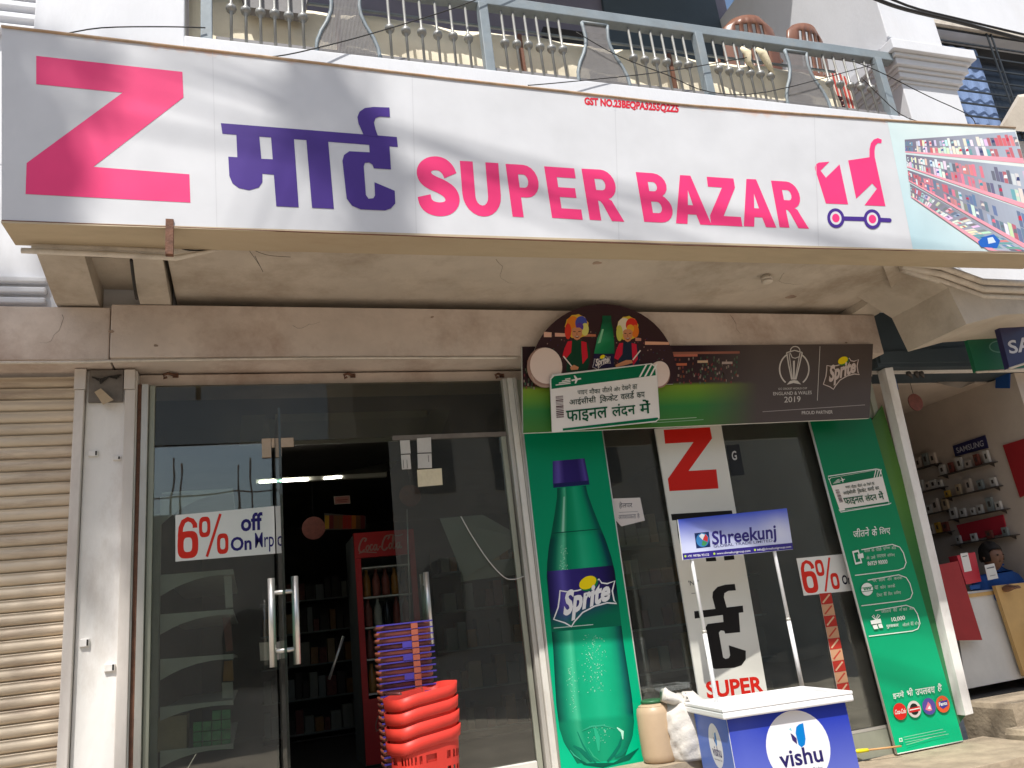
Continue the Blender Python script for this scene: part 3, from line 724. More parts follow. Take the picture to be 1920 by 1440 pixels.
for ch, q, z in [('S', [(425, 885), (640, 895), (668, 1214), (438, 1200)], z2), ('U', [(666, 905), (882, 918), (907, 1224), (690, 1213)], z2),
                 ('P', [(923, 922), (1100, 932), (1140, 1230), (963, 1219)], z2), ('E', [(1140, 936), (1315, 948), (1358, 1237), (1185, 1226)], z2),
                 ('R', [(1350, 949), (1540, 959), (1592, 1248), (1397, 1237)], z2), ('B', [(1655, 968), (1830, 980), (1875, 1256), (1703, 1248)], z2),
                 ('A', [(-78, 982), (105, 992), (163, 1267), (-38, 1257)], z3), ('Z', [(128, 994), (290, 1005), (336, 1275), (160, 1266)], z3),
                 ('A', [(300, 1004), (470, 1012), (527, 1281), (343, 1273)], z3), ('R', [(496, 1016), (652, 1026), (710, 1287), (545, 1279)], z3)]:
    qq = [z(*c) for c in q]
    def fn(p, ch=ch, qq=qq):
        def U(u, v): return bil(qq, u, v)
        def poly(pts, holes=()): p.poly([U(*a) for a in pts], PINK, [[U(*a) for a in h] for h in holes])
        def arc(cx, cy, rx, ry, a0, a1, n=9): return [(cx + rx * math.cos(math.radians(a0 + (a1 - a0) * k / (n - 1))), cy + ry * math.sin(math.radians(a0 + (a1 - a0) * k / (n - 1)))) for k in range(n)]
        if ch == 'E': poly([(0, 0), (.97, 0), (.97, .195), (.36, .195), (.36, .39), (.90, .39), (.90, .58), (.36, .58), (.36, .80), (1, .80), (1, 1), (0, 1)])
        elif ch == 'U': poly([(0, 0), (.335, 0), (.335, .63)] + arc(.5, .63, .165, .17, 180, 0)[1:-1] + [(.665, .63), (.665, 0), (1, 0), (1, .60)] + arc(.5, .60, .5, .40, 0, 180, 13)[1:-1] + [(0, .60)])
        elif ch == 'P': poly([(0, 0), (.55, 0)] + arc(.55, .31, .43, .31, -90, 90, 11)[1:] + [(.355, .62), (.355, 1), (0, 1)], [[(.355, .185), (.52, .185)] + arc(.52, .31, .13, .125, -90, 90, 7)[1:] + [(.355, .435)]])
        elif ch == 'R': poly([(0, 0), (.55, 0)] + arc(.55, .29, .38, .29, -90, 75, 11)[1:] + [(.74, .60), (.80, .70), (1, 1), (.64, 1), (.46, .68), (.40, .62), (.335, .61), (.335, 1), (0, 1)], [[(.335, .185), (.52, .185)] + arc(.52, .295, .11, .11, -90, 90, 7)[1:] + [(.335, .405)]])
        elif ch == 'B': poly([(0, 0), (.55, 0)] + arc(.55, .245, .38, .245, -90, 60, 8)[1:] + [(.80, .475)] + arc(.57, .72, .43, .28, -50, 90, 9) + [(0, 1)],
                             [[(.34, .18), (.5, .18)] + arc(.5, .275, .11, .095, -90, 90, 7)[1:] + [(.34, .37)], [(.34, .58), (.53, .58)] + arc(.53, .695, .13, .115, -90, 90, 7)[1:] + [(.34, .81)]])
        elif ch == 'A': poly([(.34, 0), (.66, 0), (1, 1), (.68, 1), (.62, .80), (.38, .80), (.32, 1), (0, 1)], [[(.5, .30), (.425, .61), (.575, .61)]])
        elif ch == 'Z': poly([(.04, 0), (.97, 0), (.97, .19), (.44, .80), (1, .80), (1, 1), (0, 1), (0, .80), (.52, .205), (.04, .205)])
        else:
            cl = [(.97, .27)] + [(.86, .18), (.72, .11), (.5, .09), (.30, .13), (.17, .22), (.17, .33), (.28, .42), (.5, .485), (.72, .56), (.84, .66), (.84, .78), (.70, .88), (.5, .915), (.28, .885), (.13, .80), (.03, .70)]
            cl = [(.84, .30), (.78, .20), (.66, .12), (.5, .092), (.32, .115), (.19, .19), (.165, .29), (.24, .385), (.40, .45), (.58, .50), (.76, .58), (.84, .68), (.82, .79), (.70, .875), (.5, .908), (.30, .88), (.18, .80), (.14, .68)]
            W = math.dist(U(0, .5), U(1, .5)); sm_ = []
            for i_ in range(len(cl) - 1):
                a_, b_, c_, d_ = (Vector((*cl[max(i_ - 1, 0)], 0)), Vector((*cl[i_], 0)), Vector((*cl[i_ + 1], 0)), Vector((*cl[min(i_ + 2, len(cl) - 1)], 0)))
                for t_ in (0, .25, .5, .75): sm_.append(.5 * (2 * b_ + (c_ - a_) * t_ + (2 * a_ - 5 * b_ + 4 * c_ - d_) * t_ * t_ + (3 * b_ - a_ - 3 * c_ + d_) * t_ ** 3))
            sm_.append(Vector((*cl[-1], 0))); n_ = len(sm_)
            p.stroke([U(v_.x, v_.y) for v_ in sm_], [W * (.33 + .035 * math.sin(math.pi * k_ / (n_ - 1))) for k_ in range(n_)], PINK)
    letter('letter_' + ch.lower(), fn)
letter('tax_number', lambda p: p.text('GST NO.23BEQPA3255Q2Z5', [(1095, 182), (1273, 197), (1272, 214), (1096, 199)], REDP, 0.05))
def cart(p):
    def Q(pts): return [z3(*a) for a in pts]
    p.poly(Q([(743, 942), (748, 926), (765, 915), (825, 910), (775, 960), (805, 1000), (882, 925), (930, 1150), (805, 1145), (745, 955)]), PINK)
    p.poly(Q([(930, 903), (1050, 885), (1050, 840), (1058, 805), (1075, 785), (1097, 777), (1119, 786), (1117, 806), (1097, 805), (1083, 820), (1078, 850), (1080, 885), (1140, 1160), (1022, 1155), (1092, 1062), (1065, 1032), (975, 1118)]), PINK)
    p.stroke(Q([(880, 1229), (1040, 1233)]), 8, PURP); p.stroke(Q([(1080, 1236), (1162, 1240)]), 8, PURP); p.ell(*z3(1162, 1240), 4, 4, PURP)
    for cx, cy in ((860, 1228), (1065, 1234)):
        x, y = z3(cx, cy); p.ell(x, y, 16, 18.5, PURP, -.2); p.ell(x, y, 10.5, 12.5, white, -.2); p.ell(x, y, 7, 8.2, PINK, -.2)
letter('cart_emblem', cart)
def shelves(p):
    rnd = random.Random(4)
    Q = [(1664, 229), (1903, 241), (1966, 474), (1712, 469)]
    p.grid(Q, lambda u, v: lerp3(lerp3(s(205, 222, 222), s(222, 226, 222), u), s(176, 205, 214), v * (1 - u)), 6, 6)
    # deep shade of shelf bays (printed), then fronts and goods converging to the upper left
    O = (1684, 268)
    pal = [s(190, 50, 80), s(220, 110, 130), s(238, 238, 236), s(60, 100, 150), s(70, 150, 165), s(228, 215, 205), s(60, 66, 112), s(205, 60, 80), s(160, 195, 200), s(110, 116, 126), s(232, 232, 236)]
    def clipx(x, y):
        f = (y - 229) / 240; return min(max(x, 1666 + 48 * f), 1900 + 63 * f), min(y, 468 + 5 * (x - 1700) / 260)
    rows = [((1697, 284), (1920, 297), (1696, 262), (1903, 247)), ((1700, 312), (1940, 388), (1698, 290), (1922, 314)), ((1703, 338), (1965, 482), (1701, 319), (1945, 402)), ((1707, 368), (1872, 474), (1705, 345), (1940, 478))]
    for (a, b, c, d) in rows:
        Qr = [c, d, b, a]; L = 42; back = []; quads = []; cols = []; run = rnd.choice(pal); bc = []
        for i in range(L):
            t0 = (i / L) ** 1.5; t1 = ((i + 1) / L) ** 1.5
            q = [clipx(*bil(Qr, t0, 0)), clipx(*bil(Qr, t1, 0)), clipx(*bil(Qr, t1, 1)), clipx(*bil(Qr, t0, 1))]; back.append(q)
            bc.append(lerp3(s(120, 112, 128), s(176, 186, 200), t0))
            if rnd.random() < .16: run = rnd.choice(pal)
            for tier in range(2):
                if rnd.random() < .2: continue
                v1 = 1 - tier * .46; v0 = v1 - rnd.uniform(.3, .45); g = rnd.uniform(.78, .96)
                cq = [clipx(*bil(Qr, t0, v0)), clipx(*bil(Qr, t0 + (t1 - t0) * g, v0)), clipx(*bil(Qr, t0 + (t1 - t0) * g, v1)), clipx(*bil(Qr, t0, v1))]
                quads.append(cq); cols.append(tuple(min(.9, .12 + .8 * k * rnd.uniform(.6, 1.15)) for k in (run if rnd.random() < .75 else rnd.choice(pal))))
        p.rects(back, bc); p.rects(quads, cols)
        lab = [[clipx(*[(qq[0][k] * .7 + qq[2][k] * .3) for k in (0, 1)]), clipx(*[(qq[1][k] * .75 + qq[2][k] * .25) for k in (0, 1)]), clipx(*[(qq[1][k] * .45 + qq[2][k] * .55) for k in (0, 1)]), clipx(*[(qq[0][k] * .4 + qq[3][k] * .6) for k in (0, 1)])] for qq in quads[::3]]
        p.rects(lab, [rnd.choice(pal) for _ in lab])
        ed = []
        for i in range(24):
            t0 = i / 24; t1 = (i + 1) / 24; x0, y0 = bil(Qr, t0, 1); x1, y1 = bil(Qr, t1, 1)
            ed.append([clipx(x0, y0), clipx(x1, y1), clipx(x1, y1 + 2 + 8 * t1), clipx(x0, y0 + 2 + 8 * t0)])
        p.rects(ed, [s(236, 160, 174)] * len(ed))
    p.poly([(1842, 445), (1862, 440), (1874, 452), (1868, 466), (1838, 464), (1832, 454)], s(40, 100, 190))
    p.poly([(1850, 447), (1860, 445), (1866, 455), (1852, 458)], s(210, 225, 240))
letter('shelf_photo_print', shelves)
# dirty seams, pipe runs and cobwebby wires on the soffit
pp = thing('plastered_conduit', 'plastered conduit pipe along the soffit left of the strap', 'pipe', P(70, 462, -.86))
MB().tube([P(60, 462, -.86), P(180, 466, -.86), P(310, 472, -.86), P(345, 468, -.86), P(430, 458, -.86)], [.016, .017, .016, .013, .006], 8).build('pipe', 'pipe_white', pp)
MB().tube([P(40, 470, -.88), P(200, 477, -.88), P(330, 484, -.88), P(440, 462, -.86)], [.013, .014, .014, .004], 7).build('lower_pipe', 'pipe_white', pp)
wire('black wires tangled at the end of the plastered conduit', [P(325, 464, -.87), P(370, 470, -.87), P(420, 462, -.87), P(436, 461, -.87)], .0035, grp='loose wires')
wire('dark cable dropping beside the boxed recess', [P(246, 487, -.75), P(250, 520, -.6), P(256, 560, -.3)], .008, grp='loose wires')
wire('hair-thin wire looping down from the soffit', [P(462, 462, -.85), P(485, 495, -.7), P(493, 510, -.65), P(478, 480, -.75)], .0012, grp='loose wires')
wire('second hair-thin wire trailing along the soffit', [P(465, 464, -.85), P(500, 478, -.78), P(545, 482, -.76)], .0012, grp='loose wires')
fx = thing('round_lamp_mount', 'small ribbed white lamp mount on the soffit at right', 'lamp mount', P(1432, 505, -.6))
c = P(1432, 500, -.66)
MB().lathe([(.02, 0), (.036, .004), (.036, .012), (.03, .014), (.03, .022), (.036, .024), (.036, .032), (.028, .036), (.028, .05)], (c.x, c.y, 3.474 - .051), 14).build('mount', 'pipe_white', fx)
# ================================================================ rolling shutter, pillar fittings, glass front
mat('shutter', (0.60, 0.50, 0.375), 0.55, 0.14, 9, 0.12, 50, metal=0.0, stain=(0.27, 0.19, 0.14), stain_amt=0.8, stain_scale=8, stretch=(0.16, 1, 1))
mat('guide', (0.62, 0.57, 0.52), 0.6, 0.1, 5, 0.1, 50, stain=(0.4, 0.33, 0.28), stain_amt=0.35, stain_scale=4, stretch=(1, 1, 0.3))
mat('alu', (0.50, 0.48, 0.43), 0.4, 0.1, 6, 0.08, 60, metal=0.3, stain=(0.3, 0.25, 0.19), stain_amt=0.4, stain_scale=5, stretch=(1, 1, 0.3))
mat('alu_green', (0.33, 0.34, 0.27), 0.45, 0.12, 6, 0.08, 60, metal=0.2, stretch=(1, 1, 0.3))
mat('steel', (0.66, 0.64, 0.60), 0.34, 0.05, 10, 0.02, 80, metal=0.75)
mat('brass_patch', (0.50, 0.36, 0.24), 0.4, 0.1, 10, 0.05, 60, metal=0.4)
mat('cardboard', (0.48, 0.37, 0.24), 0.85, 0.1, 12, 0.2, 60, stain=(0.35, 0.25, 0.15), stain_amt=0.4, stain_scale=9)
mat('box_recess', (0.17, 0.15, 0.13), 0.85, 0.25, 9, 0.3, 40)
mat('white_sill', (0.66, 0.64, 0.58), 0.5, 0.1, 5, 0.1, 50, stain=(0.4, 0.35, 0.28), stain_amt=0.4, stain_scale=5)
glass_mat('shop_glass', (0.80, 0.85, 0.80), 1.52, 2.3)
glass_mat('transom_glass', (0.56, 0.56, 0.48), 1.45, 0.7, 0.045)
glass_mat('edge_glass', (0.35, 0.62, 0.52), 1.5, 1.0)

sh = thing('rolling_shutter', 'dusty beige rolling shutter pulled down beside the pillar', 'shutter', (-1.5, 0.02, 0.70))
PT = 0.0627
sec = [(.024, 0), (.024, .0045), (.010, .006), (.003, .012), (-.003, .022), (-.005, .032), (-.003, .042), (.003, .051), (.0, .0555), (-.002, .058), (.004, .0605), (.024, .061), (.024, PT)]
def slat(z, x0=-2.3, x1=-0.835):
    mb = MB(); n = len(sec); vs = [(x0, y, z + zz) for y, zz in sec] + [(x1, y, z + zz) for y, zz in sec]
    mb.mesh(vs, [[i, i + 1, n + i + 1, n + i] for i in range(n - 1)], True)
    mb.box((x0, 0.0245, z), (x1, 0.027, z + PT * .98))
    return mb
s0 = slat(0.703).build('slat', 'shutter', sh)
for k in range(1, 38):
    c = s0.copy(); COL.objects.link(c); c.location = s0.location + Vector((0, random.uniform(-.002, .002), PT * k)); c.rotation_euler = (0, random.uniform(-.0012, .0012), 0)
gd = thing('shutter_guide', 'pale steel guide channel between the shutter and the pillar', 'guide', (-0.83, -0.03, 0.70))
MB().box((-0.848, -0.065, 0.702), (-0.802, 0.02, 2.99)).build('channel', 'guide', gd, bevel=0.004)
MB().box((-0.852, -0.07, 2.992), (-0.798, 0.02, 3.105)).build('cap_plate', 'guide', gd, bevel=0.003)
gd2 = thing('shutter_guide', 'pale steel guide channel on the pillar edge beside the glass', 'guide', (-0.59, -0.03, 0.70))
MB().box((-0.612, -0.055, 0.702), (-0.560, -0.031, 2.99)).build('channel', 'guide', gd2, bevel=0.004)
MB().box((-0.617, -0.062, 2.992), (-0.563, -0.031, 3.10)).build('cap_plate', 'guide', gd2, bevel=0.003)
sb = thing('meter_box', 'open dark junction box at the pillar top', 'junction box', (-0.71, -0.05, 2.93))
MB().box((-0.785, -0.052, 2.925), (-0.622, -0.031, 3.10)).build('box', 'box_recess', sb)
for k in range(3):
    MB().tube([(-.77 + .02 * k, -.058, 3.06 - .01 * k), (-.73, -.064, 3.045 - .012 * k), (-.69, -.06, 3.06), (-.65 + .01 * k, -.06, 3.05 + .01 * k)], .004, 5).build('wire', 'black_stain', sb)
cbd = MB().hexa([P(177, 735, -.07), P(189, 728, -.07), P(213, 750, -.09), P(193, 759, -.09)], [P(177, 735, -.055), P(189, 728, -.055), P(213, 750, -.065), P(193, 759, -.065)]).build('cardboard_scrap', 'cardboard')
tag(cbd, 'torn cardboard scrap stuck in the open junction box', 'cardboard')
for lab, q in (('painted-over switch stub on the pillar near its top', (212, 856, 227, 863)), ('painted hasp tab on the guide half way up the pillar', (166, 846, 184, 856)), ('painted-over hasp tab low on the pillar', (150, 1199, 168, 1212)), ('round painted-over lock plate low on the pillar', (196, 1246, 216, 1258))):
    t = thing('lock_tab', lab, 'lock', P(q[0], q[3], -.033))
    a = P(q[0], q[1], -.031); b = P(q[2], q[3], -.031)
    MB().box((a.x, -.044, b.z), (b.x, -.0305, a.z)).build('plate', 'pillar_paint', t, bevel=0.003)
    MB().box((b.x - .012, -.0462, b.z + .004), (b.x - .004, -.0445, a.z - .004)).build('slot', 'black_stain', t)
wire('painted cable running the length of the beam underside', [(-1.6, -.19, 3.098), (-.85, -.195, 3.094), (-.6, -.2, 3.098), (.2, -.205, 3.104), (.9, -.205, 3.104), (1.55, -.205, 3.10)], .008, 'pipe_white', 'beam cable')
for lab, px in (('rusty awning hook at the left end of the lintel', 312), ('rusty awning hook over the middle of the door', 648), ('rusty awning hook beside the green header', 930)):
    t = thing('awning_hook', lab, 'hook', P(px, 708, .02)); c = P(px, 706, .02)
    MB().tube([(c.x + .05, .043, c.z + .012), (c.x + .01, .0, c.z + .012), (c.x - .012, -.01, c.z), (c.x - .008, -.01, c.z - .02), (c.x + .004, -.008, c.z - .012)], .008, 6).build('hook', 'rust', t)
    MB().box((c.x + .03, .036, c.z), (c.x + .06, .0445, c.z + .024)).build('plate', 'rust', t)

# ---- glass front
gf = thing('shopfront', 'aluminium framed glass shop front left of the doorway', 'shop front', (0, 0.02, 0.70))
MB().box((-0.553, -0.02, 0.702), (-0.535, 0.045, 3.028)).build('frame', 'rust', gf)
MB().box((-0.534, -0.03, 0.702), (-0.500, 0.045, 3.028)).build('frame', 'alu', gf, bevel=0.003)
MB().box((-0.498, 0.0, 0.702), (-0.47, 0.03, 3.028)).build('frame', 'alu_green', gf, bevel=0.003)
MB().box((-0.468, 0.010, 0.74), (0.125, 0.018, 2.684)).build('pane', 'shop_glass', gf)
MB().box((-0.468, 0.010, 2.694), (1.498, 0.018, 3.028)).build('pane', 'transom_glass', gf)
MB().box((-0.468, 0.0, 0.702), (0.125, 0.03, 0.738)).build('bottom_rail', 'alu', gf)
MB().box((0.80, 0.006, 2.672), (1.498, 0.022, 2.700)).build('patch_rail', 'box_recess', gf)
MB().box((1.46, 0.0, 0.702), (1.49, 0.03, 2.67)).build('frame', 'alu_green', gf, bevel=.003)
MB().box((1.50, -0.03, 0.702), (1.525, 0.045, 3.028)).build('frame', 'alu', gf, bevel=0.003)
MB().box((1.527, -0.045, 0.702), (1.562, 0.045, 3.028)).build('frame', 'white_sill', gf, bevel=0.004)
MB().box((1.563, -0.05, 0.702), (1.585, 0.045, 3.028)).build('frame', 'alu', gf, bevel=0.003)
def patch(a, b): MB().box(a, b).build('patch_fitting', 'brass_patch', gf, bevel=.002)
patch((0.075, -.004, 2.60), (0.124, .006, 2.708)); patch((0.126, -.004, 2.655), (0.245, .006, 2.708))
MB().tube([(0.17, .0, 2.654), (0.17, .0, 2.60)], .011, 8).build('pivot', 'steel', gf)
# left leaf, swung outwards a quarter turn and seen edge-on
ld = thing('glass_door', 'left glass door leaf swung outwards and seen edge-on beside the discount sticker', 'door', (0.14, 0.4, 0.705))
MB().box((0.135, -0.79, 0.705), (0.146, -0.02, 2.65)).build('pane', 'edge_glass', ld)
SEP = 0.05
def dhandle(parent, cx, y, cz, L, ax):
    # two parallel bars joined through the glass
    ax = Vector(ax); h = []
    for sg in (-1, 1):
        o = Vector((cx, y, cz)) + ax * (SEP * sg)
        hb = MB().tube([o + Vector((0, 0, -L / 2)), o + Vector((0, 0, L / 2))], 0.0155, 14).build('handle', 'steel', parent)
        h.append(hb)
    for dz in (-.30, .30):
        o = Vector((cx, y, cz + dz * L * 1.1))
        MB().tube([o - ax * SEP, o + ax * SEP], .010, 10).build('standoff', 'steel', h[0])
c0 = P(524, 1165, -0.70)
dhandle(ld, 0.1405, -0.70, c0.z, 0.375, (1, 0, 0))
q = [P(486, 1205, .62), P(531, 1203, .62), P(533, 1236, .62), P(488, 1239, .62)]
tg = thing('paper_tag', 'white paper tag hanging behind the left door handle', 'tag', q[3])
MB().prism(q, (0, .002, 0)).build('tag', 'stripe_pale', tg)
# right leaf, closed
rd = thing('glass_door', 'right glass door leaf standing closed behind the red baskets', 'door', (1.1, 0.02, 0.70))
MB().box((0.775, 0.010, 0.86), (1.455, 0.018, 2.668)).build('pane', 'shop_glass', rd)
MB().box((1.12, -0.012, 0.702), (1.455, 0.04, 0.862)).build('bottom_rail', 'white_sill', rd, bevel=.004)
MB().box((0.78, -0.002, 0.705), (1.118, 0.028, 0.76)).build('bottom_rail', 'alu_green', rd, bevel=.003)
c1 = P(801, 1140, 0.0); dhandle(rd, c1.x, 0.014, c1.z, 0.38, (0, 1, 0))
# right bay of glass behind the green panels
rg = thing('shopfront', 'dark glass bay behind the green drink panels', 'shop front', (2.9, 0.02, 0.70))
MB().box((1.60, 0.010, 0.72), (2.72, 0.018, 2.70)).build('pane', 'shop_glass', rg)
MB().box((2.76, 0.010, 0.72), (4.26, 0.018, 2.70)).build('pane', 'shop_glass', rg)
MB().box((2.722, 0.0, 0.72), (2.758, 0.03, 2.70)).build('frame', 'alu_green', rg)
MB().box((1.588, 0.0, 2.702), (4.30, 0.04, 3.028)).build('top_board', 'alu_green', rg)
MB().box((1.60, 0.0, 0.702), (4.30, 0.03, 0.718)).build('bottom_rail', 'alu', rg)
MB().box((4.265, -0.02, 0.56), (4.31, 0.045, 3.028)).build('frame', 'alu_green', rg)
MB().box((3.27, -0.001, 0.552), (4.30, 0.03, 0.70)).build('kick_board', 'alu_green', rg)
# white post at the right end
pt = thing('door_post', 'white square post between the supermarket and the phone shop', 'post', (4.35, -0.1, 0.55))
MB().prism([P(1659, 690, -.1), P(1674, 688, -.1), P(1826, 1338, -.1), P(1811, 1342, -.1)], (0, .08, 0)).build('post', 'pillar_paint', pt, bevel=0.003)
MB().box((4.312, -.02, 3.045), (9, .05, 3.105)).build('head_rail', 'pillar_paint', pt)
# ================================================================ stickers, drink panels, vertical sign
mat('board_edge', (0.62, 0.62, 0.58), 0.6, 0.08, 8, 0.05)
mat('green_wall', (0.10, 0.25, 0.07), 0.55, 0.15, 5, 0.1, 40)
FN = Vector((0, -1, 0))
RED = s(214, 48, 34); INK = s(45, 38, 110); GRN = s(0, 118, 78)
def board(name, label, cat, Y, q, thick=0.006, edge='board_edge'):
    fm = plane_map((0, Y, 0), (0, 1, 0)); loc = fm(*q[-1])
    t = thing(name, label, cat, loc)
    sheet(fm, q, FN, thick, 'board', edge, t)
    return t, fm
# ---- 6% off stickers
def six(p, q, ink, cut=1.0):
    p.poly(list(q), s(228, 228, 222))
    B = lambda u, v: bil(q, u / cut, v)
    def glyph(ch, u0, v0, u1, v1, col, b=0.03): p.text(ch, [B(u0, v0), B(u1, v0), B(u1, v1), B(u0, v1)], col, b)
    def sq(pts): return [B(*a) for a in pts]
    def ringp(cx, cy, rx, ry, wx, wy):
        n = 24; o = []; i = []
        for k in range(n):
            a = 2 * math.pi * k / n; e = lambda v: math.copysign(abs(v) ** .62, v)
            o.append(B(cx + rx * e(math.cos(a)), cy + ry * e(math.sin(a)))); i.append(B(cx + (rx - wx) * e(math.cos(a)), cy + (ry - wy) * e(math.sin(a))))
        p.poly(o, RED, [i])
    # tall condensed six
    ringp(.125, .66, .105, .295, .062, .14)
    p.stroke(sq([(.052, .68), (.047, .45), (.055, .28), (.08, .155), (.125, .11), (.17, .15), (.195, .23), (.198, .31)]), 9 * (q[1][0] - q[0][0]) / 187 / cut, RED)
    ringp(.295, .31, .058, .22, .032, .10); ringp(.475, .70, .058, .22, .032, .10)
    p.stroke(sq([(.455, .06), (.315, .95)]), 5 * (q[1][0] - q[0][0]) / 187 / cut, RED)
    if cut >= 1.0:
        glyph('off', .66, .10, .88, .48, ink, .028); glyph('On', .555, .58, .765, .88, ink, .028); glyph('Mrp', .80, .53, .99, .95, ink, .006)
    else:
        glyph('O', .665, .15, .725, .44, ink, .03); glyph('On', .575, .56, .70, .82, ink, .03); glyph('l', .728, .54, .748, .82, ink, .03)
qL = [(329, 966), (514, 949), (516, 1038), (329, 1053)]
t, fm = board('discount_sticker', 'white six percent off sticker on the left glass pane', 'sticker', 0.0092, qL, 0.0006, 'stripe_pale')
p = Print(fm, FN); six(p, qL, INK); p.build('print', 'paper', t)
qR = [(1493, 1047), (1600, 1037), (1612, 1106), (1507, 1117)]
t, fm = board('discount_sticker', 'white six percent off sticker half hidden by the green panel', 'sticker', 0.0092, qR, 0.0006, 'stripe_pale')
p = Print(fm, FN); six(p, qR, s(25, 25, 45), 0.80); p.build('print', 'paper', t)

# ---- shared drawings
def sprite_logo(p, f, fill=None, lw=1.0, wht=s(225, 225, 225)):
    """white word in its pennant frame with the lemon; f maps unit coords (0..1, 0..1)"""
    F = lambda pts: [f(*a) for a in pts]
    W = math.dist(f(0, .5), f(1, .5))
    out = [(.10, .26), (.22, .29), (.38, .27), (.52, .22), (.64, .14), (.72, .05), (.76, .13), (.85, .15), (.97, .10), (.93, .30), (.96, .50), (1.0, .56), (.85, .54), (.65, .60), (.46, .72), (.33, .90), (.28, 1.0), (.18, .92), (.0, .84), (.07, .60), (.09, .42)]
    if fill: p.poly(F(out), fill)
    p.stroke(F(out), W * .022 * lw, wht, True)
    p.ell(*f(.56, .14), W * .155, W * .105, s(20, 120, 60), -.5)
    p.ell(*f(.54, .115), W * .145, W * .095, s(236, 210, 20), -.5)
    p.text('Sprite', [f(.14, .28), f(.88, .06), f(.92, .60), f(.16, 1.04 - .10)], wht, 0.042, 0.25)
def ticket(p, q, edge=True):
    """white boarding-pass card with green bands and three lines of Hindi"""
    f = lambda u, v: bil(q, u, v); F = lambda pts: [f(*a) for a in pts]
    g = s(0, 104, 66); wt = s(228, 222, 214)
    p.poly(F([(0, .06), (.03, .01), (.96, -.01), (1, .06), (1, .95), (.97, 1.0), (.0, 1.0)]), wt)
    p.poly(F([(.01, .07), (.04, .02), (.95, .0), (.99, .06), (.99, .20), (.01, .24)]), g)
    for k in range(3): p.poly(F([(.83 + .05 * k, .20), (.90 + .05 * k, .0), (.918 + .05 * k, .0), (.848 + .05 * k, .20)]), wt)
    for k in range(4): p.stroke(F([(.05 + .03 * k, .18 - .028 * k), (.19, .175 - .028 * k)]), math.dist(f(0, 0), f(1, 0)) * .009, wt)
    p.stroke(F([(.20, .13), (.29, .115)]), math.dist(f(0, 0), f(1, 0)) * .014, wt)
    p.poly(F([(.235, .05), (.262, .12), (.242, .19), (.228, .19), (.236, .12), (.222, .05)]), wt)
    p.poly(F([(.10, .95), (.98, .93), (.99, .955), (.96, .985), (.10, .99)]), g)
    # bar code strip
    y = .38; rnd = random.Random(2); qs = []
    while y < .76:
        h = rnd.choice((.008, .012, .02)); qs.append([f(.045, y), f(.115, y), f(.115, y + h), f(.045, y + h)]); y += h + rnd.choice((.008, .012, .016))
    p.rects(qs, [s(75, 30, 45)] * len(qs))
    ink1 = s(38, 62, 48); ink2 = s(0, 84, 52)
    def word(b, u0, v0, u1, v1, c, bold=.012): p.text(b, [f(u0, v0), f(u1, v0), f(u1, v1), f(u0, v1)], c, bold)
    for b, u0, u1 in (('पाइए', .25, .345), ('मौका', .36, .465), ('जीतने', .48, .575), ('और', .59, .65), ('देखने', .665, .75), ('का', .765, .81)):
        word(b, u0, .32 - (0.02 if any(m in b for m in 'ौेीै') else 0), u1, .405, ink1, .008)
    word('आईसीसी', .17, .435, .42, .57, ink1); word('िककेट', .455, .435, .625, .565, ink1)
    p.stroke(F([(.475, .56), (.455, .575)]), 2, ink1)
    word('वलड', .65, .465, .775, .56, ink1); p.stroke(F([(.765, .465), (.755, .44), (.775, .425)]), math.dist(f(0, 0), f(1, 0)) * .01, ink1); word('कप', .80, .465, .875, .56, ink1)
    word('फाइनल', .135, .65, .52, .875, ink2, .016); word('लंदन', .56, .625, .78, .85, ink2, .016); word('में', .82, .60, .92, .845, ink2, .016)

# ---- left green panel with the big bottle
LQ = [(981, 812), (1129, 806), (1225, 1462), (1054, 1472)]
t, fm = board('drink_advertisement', 'tall green panel printed with a large lemon drink bottle', 'advertising panel', -0.058, LQ, 0.012)
p = Print(fm, FN)
p.grid(LQ, lambda u, v: ramp([(0, s(0, 130, 90)), (.5, s(0, 142, 98)), (1, s(0, 186, 136))], v), 2, 12)  # lower green brightened to imitate sun on the panel's foot
ax = lambda v: (1066 + (1126 - 1066) * v, 862 + (1428 - 862) * v)         # bottle axis
prof = [(.0, 30), (.07, 31), (.075, 34), (.088, 34), (.09, 27), (.12, 29), (.17, 36), (.22, 44), (.28, 54), (.33, 60), (.38, 64), (.5, 65), (.62, 66), (.72, 69), (.80, 71), (.88, 70), (.93, 64), (.97, 52), (1.0, 44)]
def bw(v):
    for (a, x), (b, y) in zip(prof, prof[1:]):
        if a <= v <= b: return x + (y - x) * (v - a) / (b - a)
    return 40
def bottle_fn(stops): return stops
nv, nu = 60, 16
vs = []; cs = []; fs = []
rnd = random.Random(11)
for j in range(nv + 1):
    v = .09 + .91 * j / nv; c = ax(v); wd = bw(v)
    for i in range(nu + 1):
        u = -1 + 2 * i / nu
        vs.append((c[0] + u * wd, c[1] - u * wd * .09))
        base = ramp([(-1, s(0, 52, 46)), (-.84, s(0, 62, 56)), (-.66, s(8, 112, 82)), (-.52, s(86, 180, 142)), (-.40, s(0, 112, 78)), (-.1, s(0, 128, 88)), (.15, s(30, 150, 110)), (.45, s(0, 140, 98)), (.7, s(0, 118, 86)), (.84, s(0, 62, 68)), (.93, s(6, 40, 62)), (1, s(0, 48, 48))], u)
        if v < .25: base = lerp3(base, s(0, 110, 70), .25)
        base = tuple(min(1, k_ * 1.18) for k_ in base)
        if v > .55: base = lerp3(base, s(30, 186, 138), (.45 + .08 * rnd.random()) * (1 - abs(u) ** 3))
        if v > .86: base = lerp3(base, s(6, 130, 92), .5)
        cs.append(base)
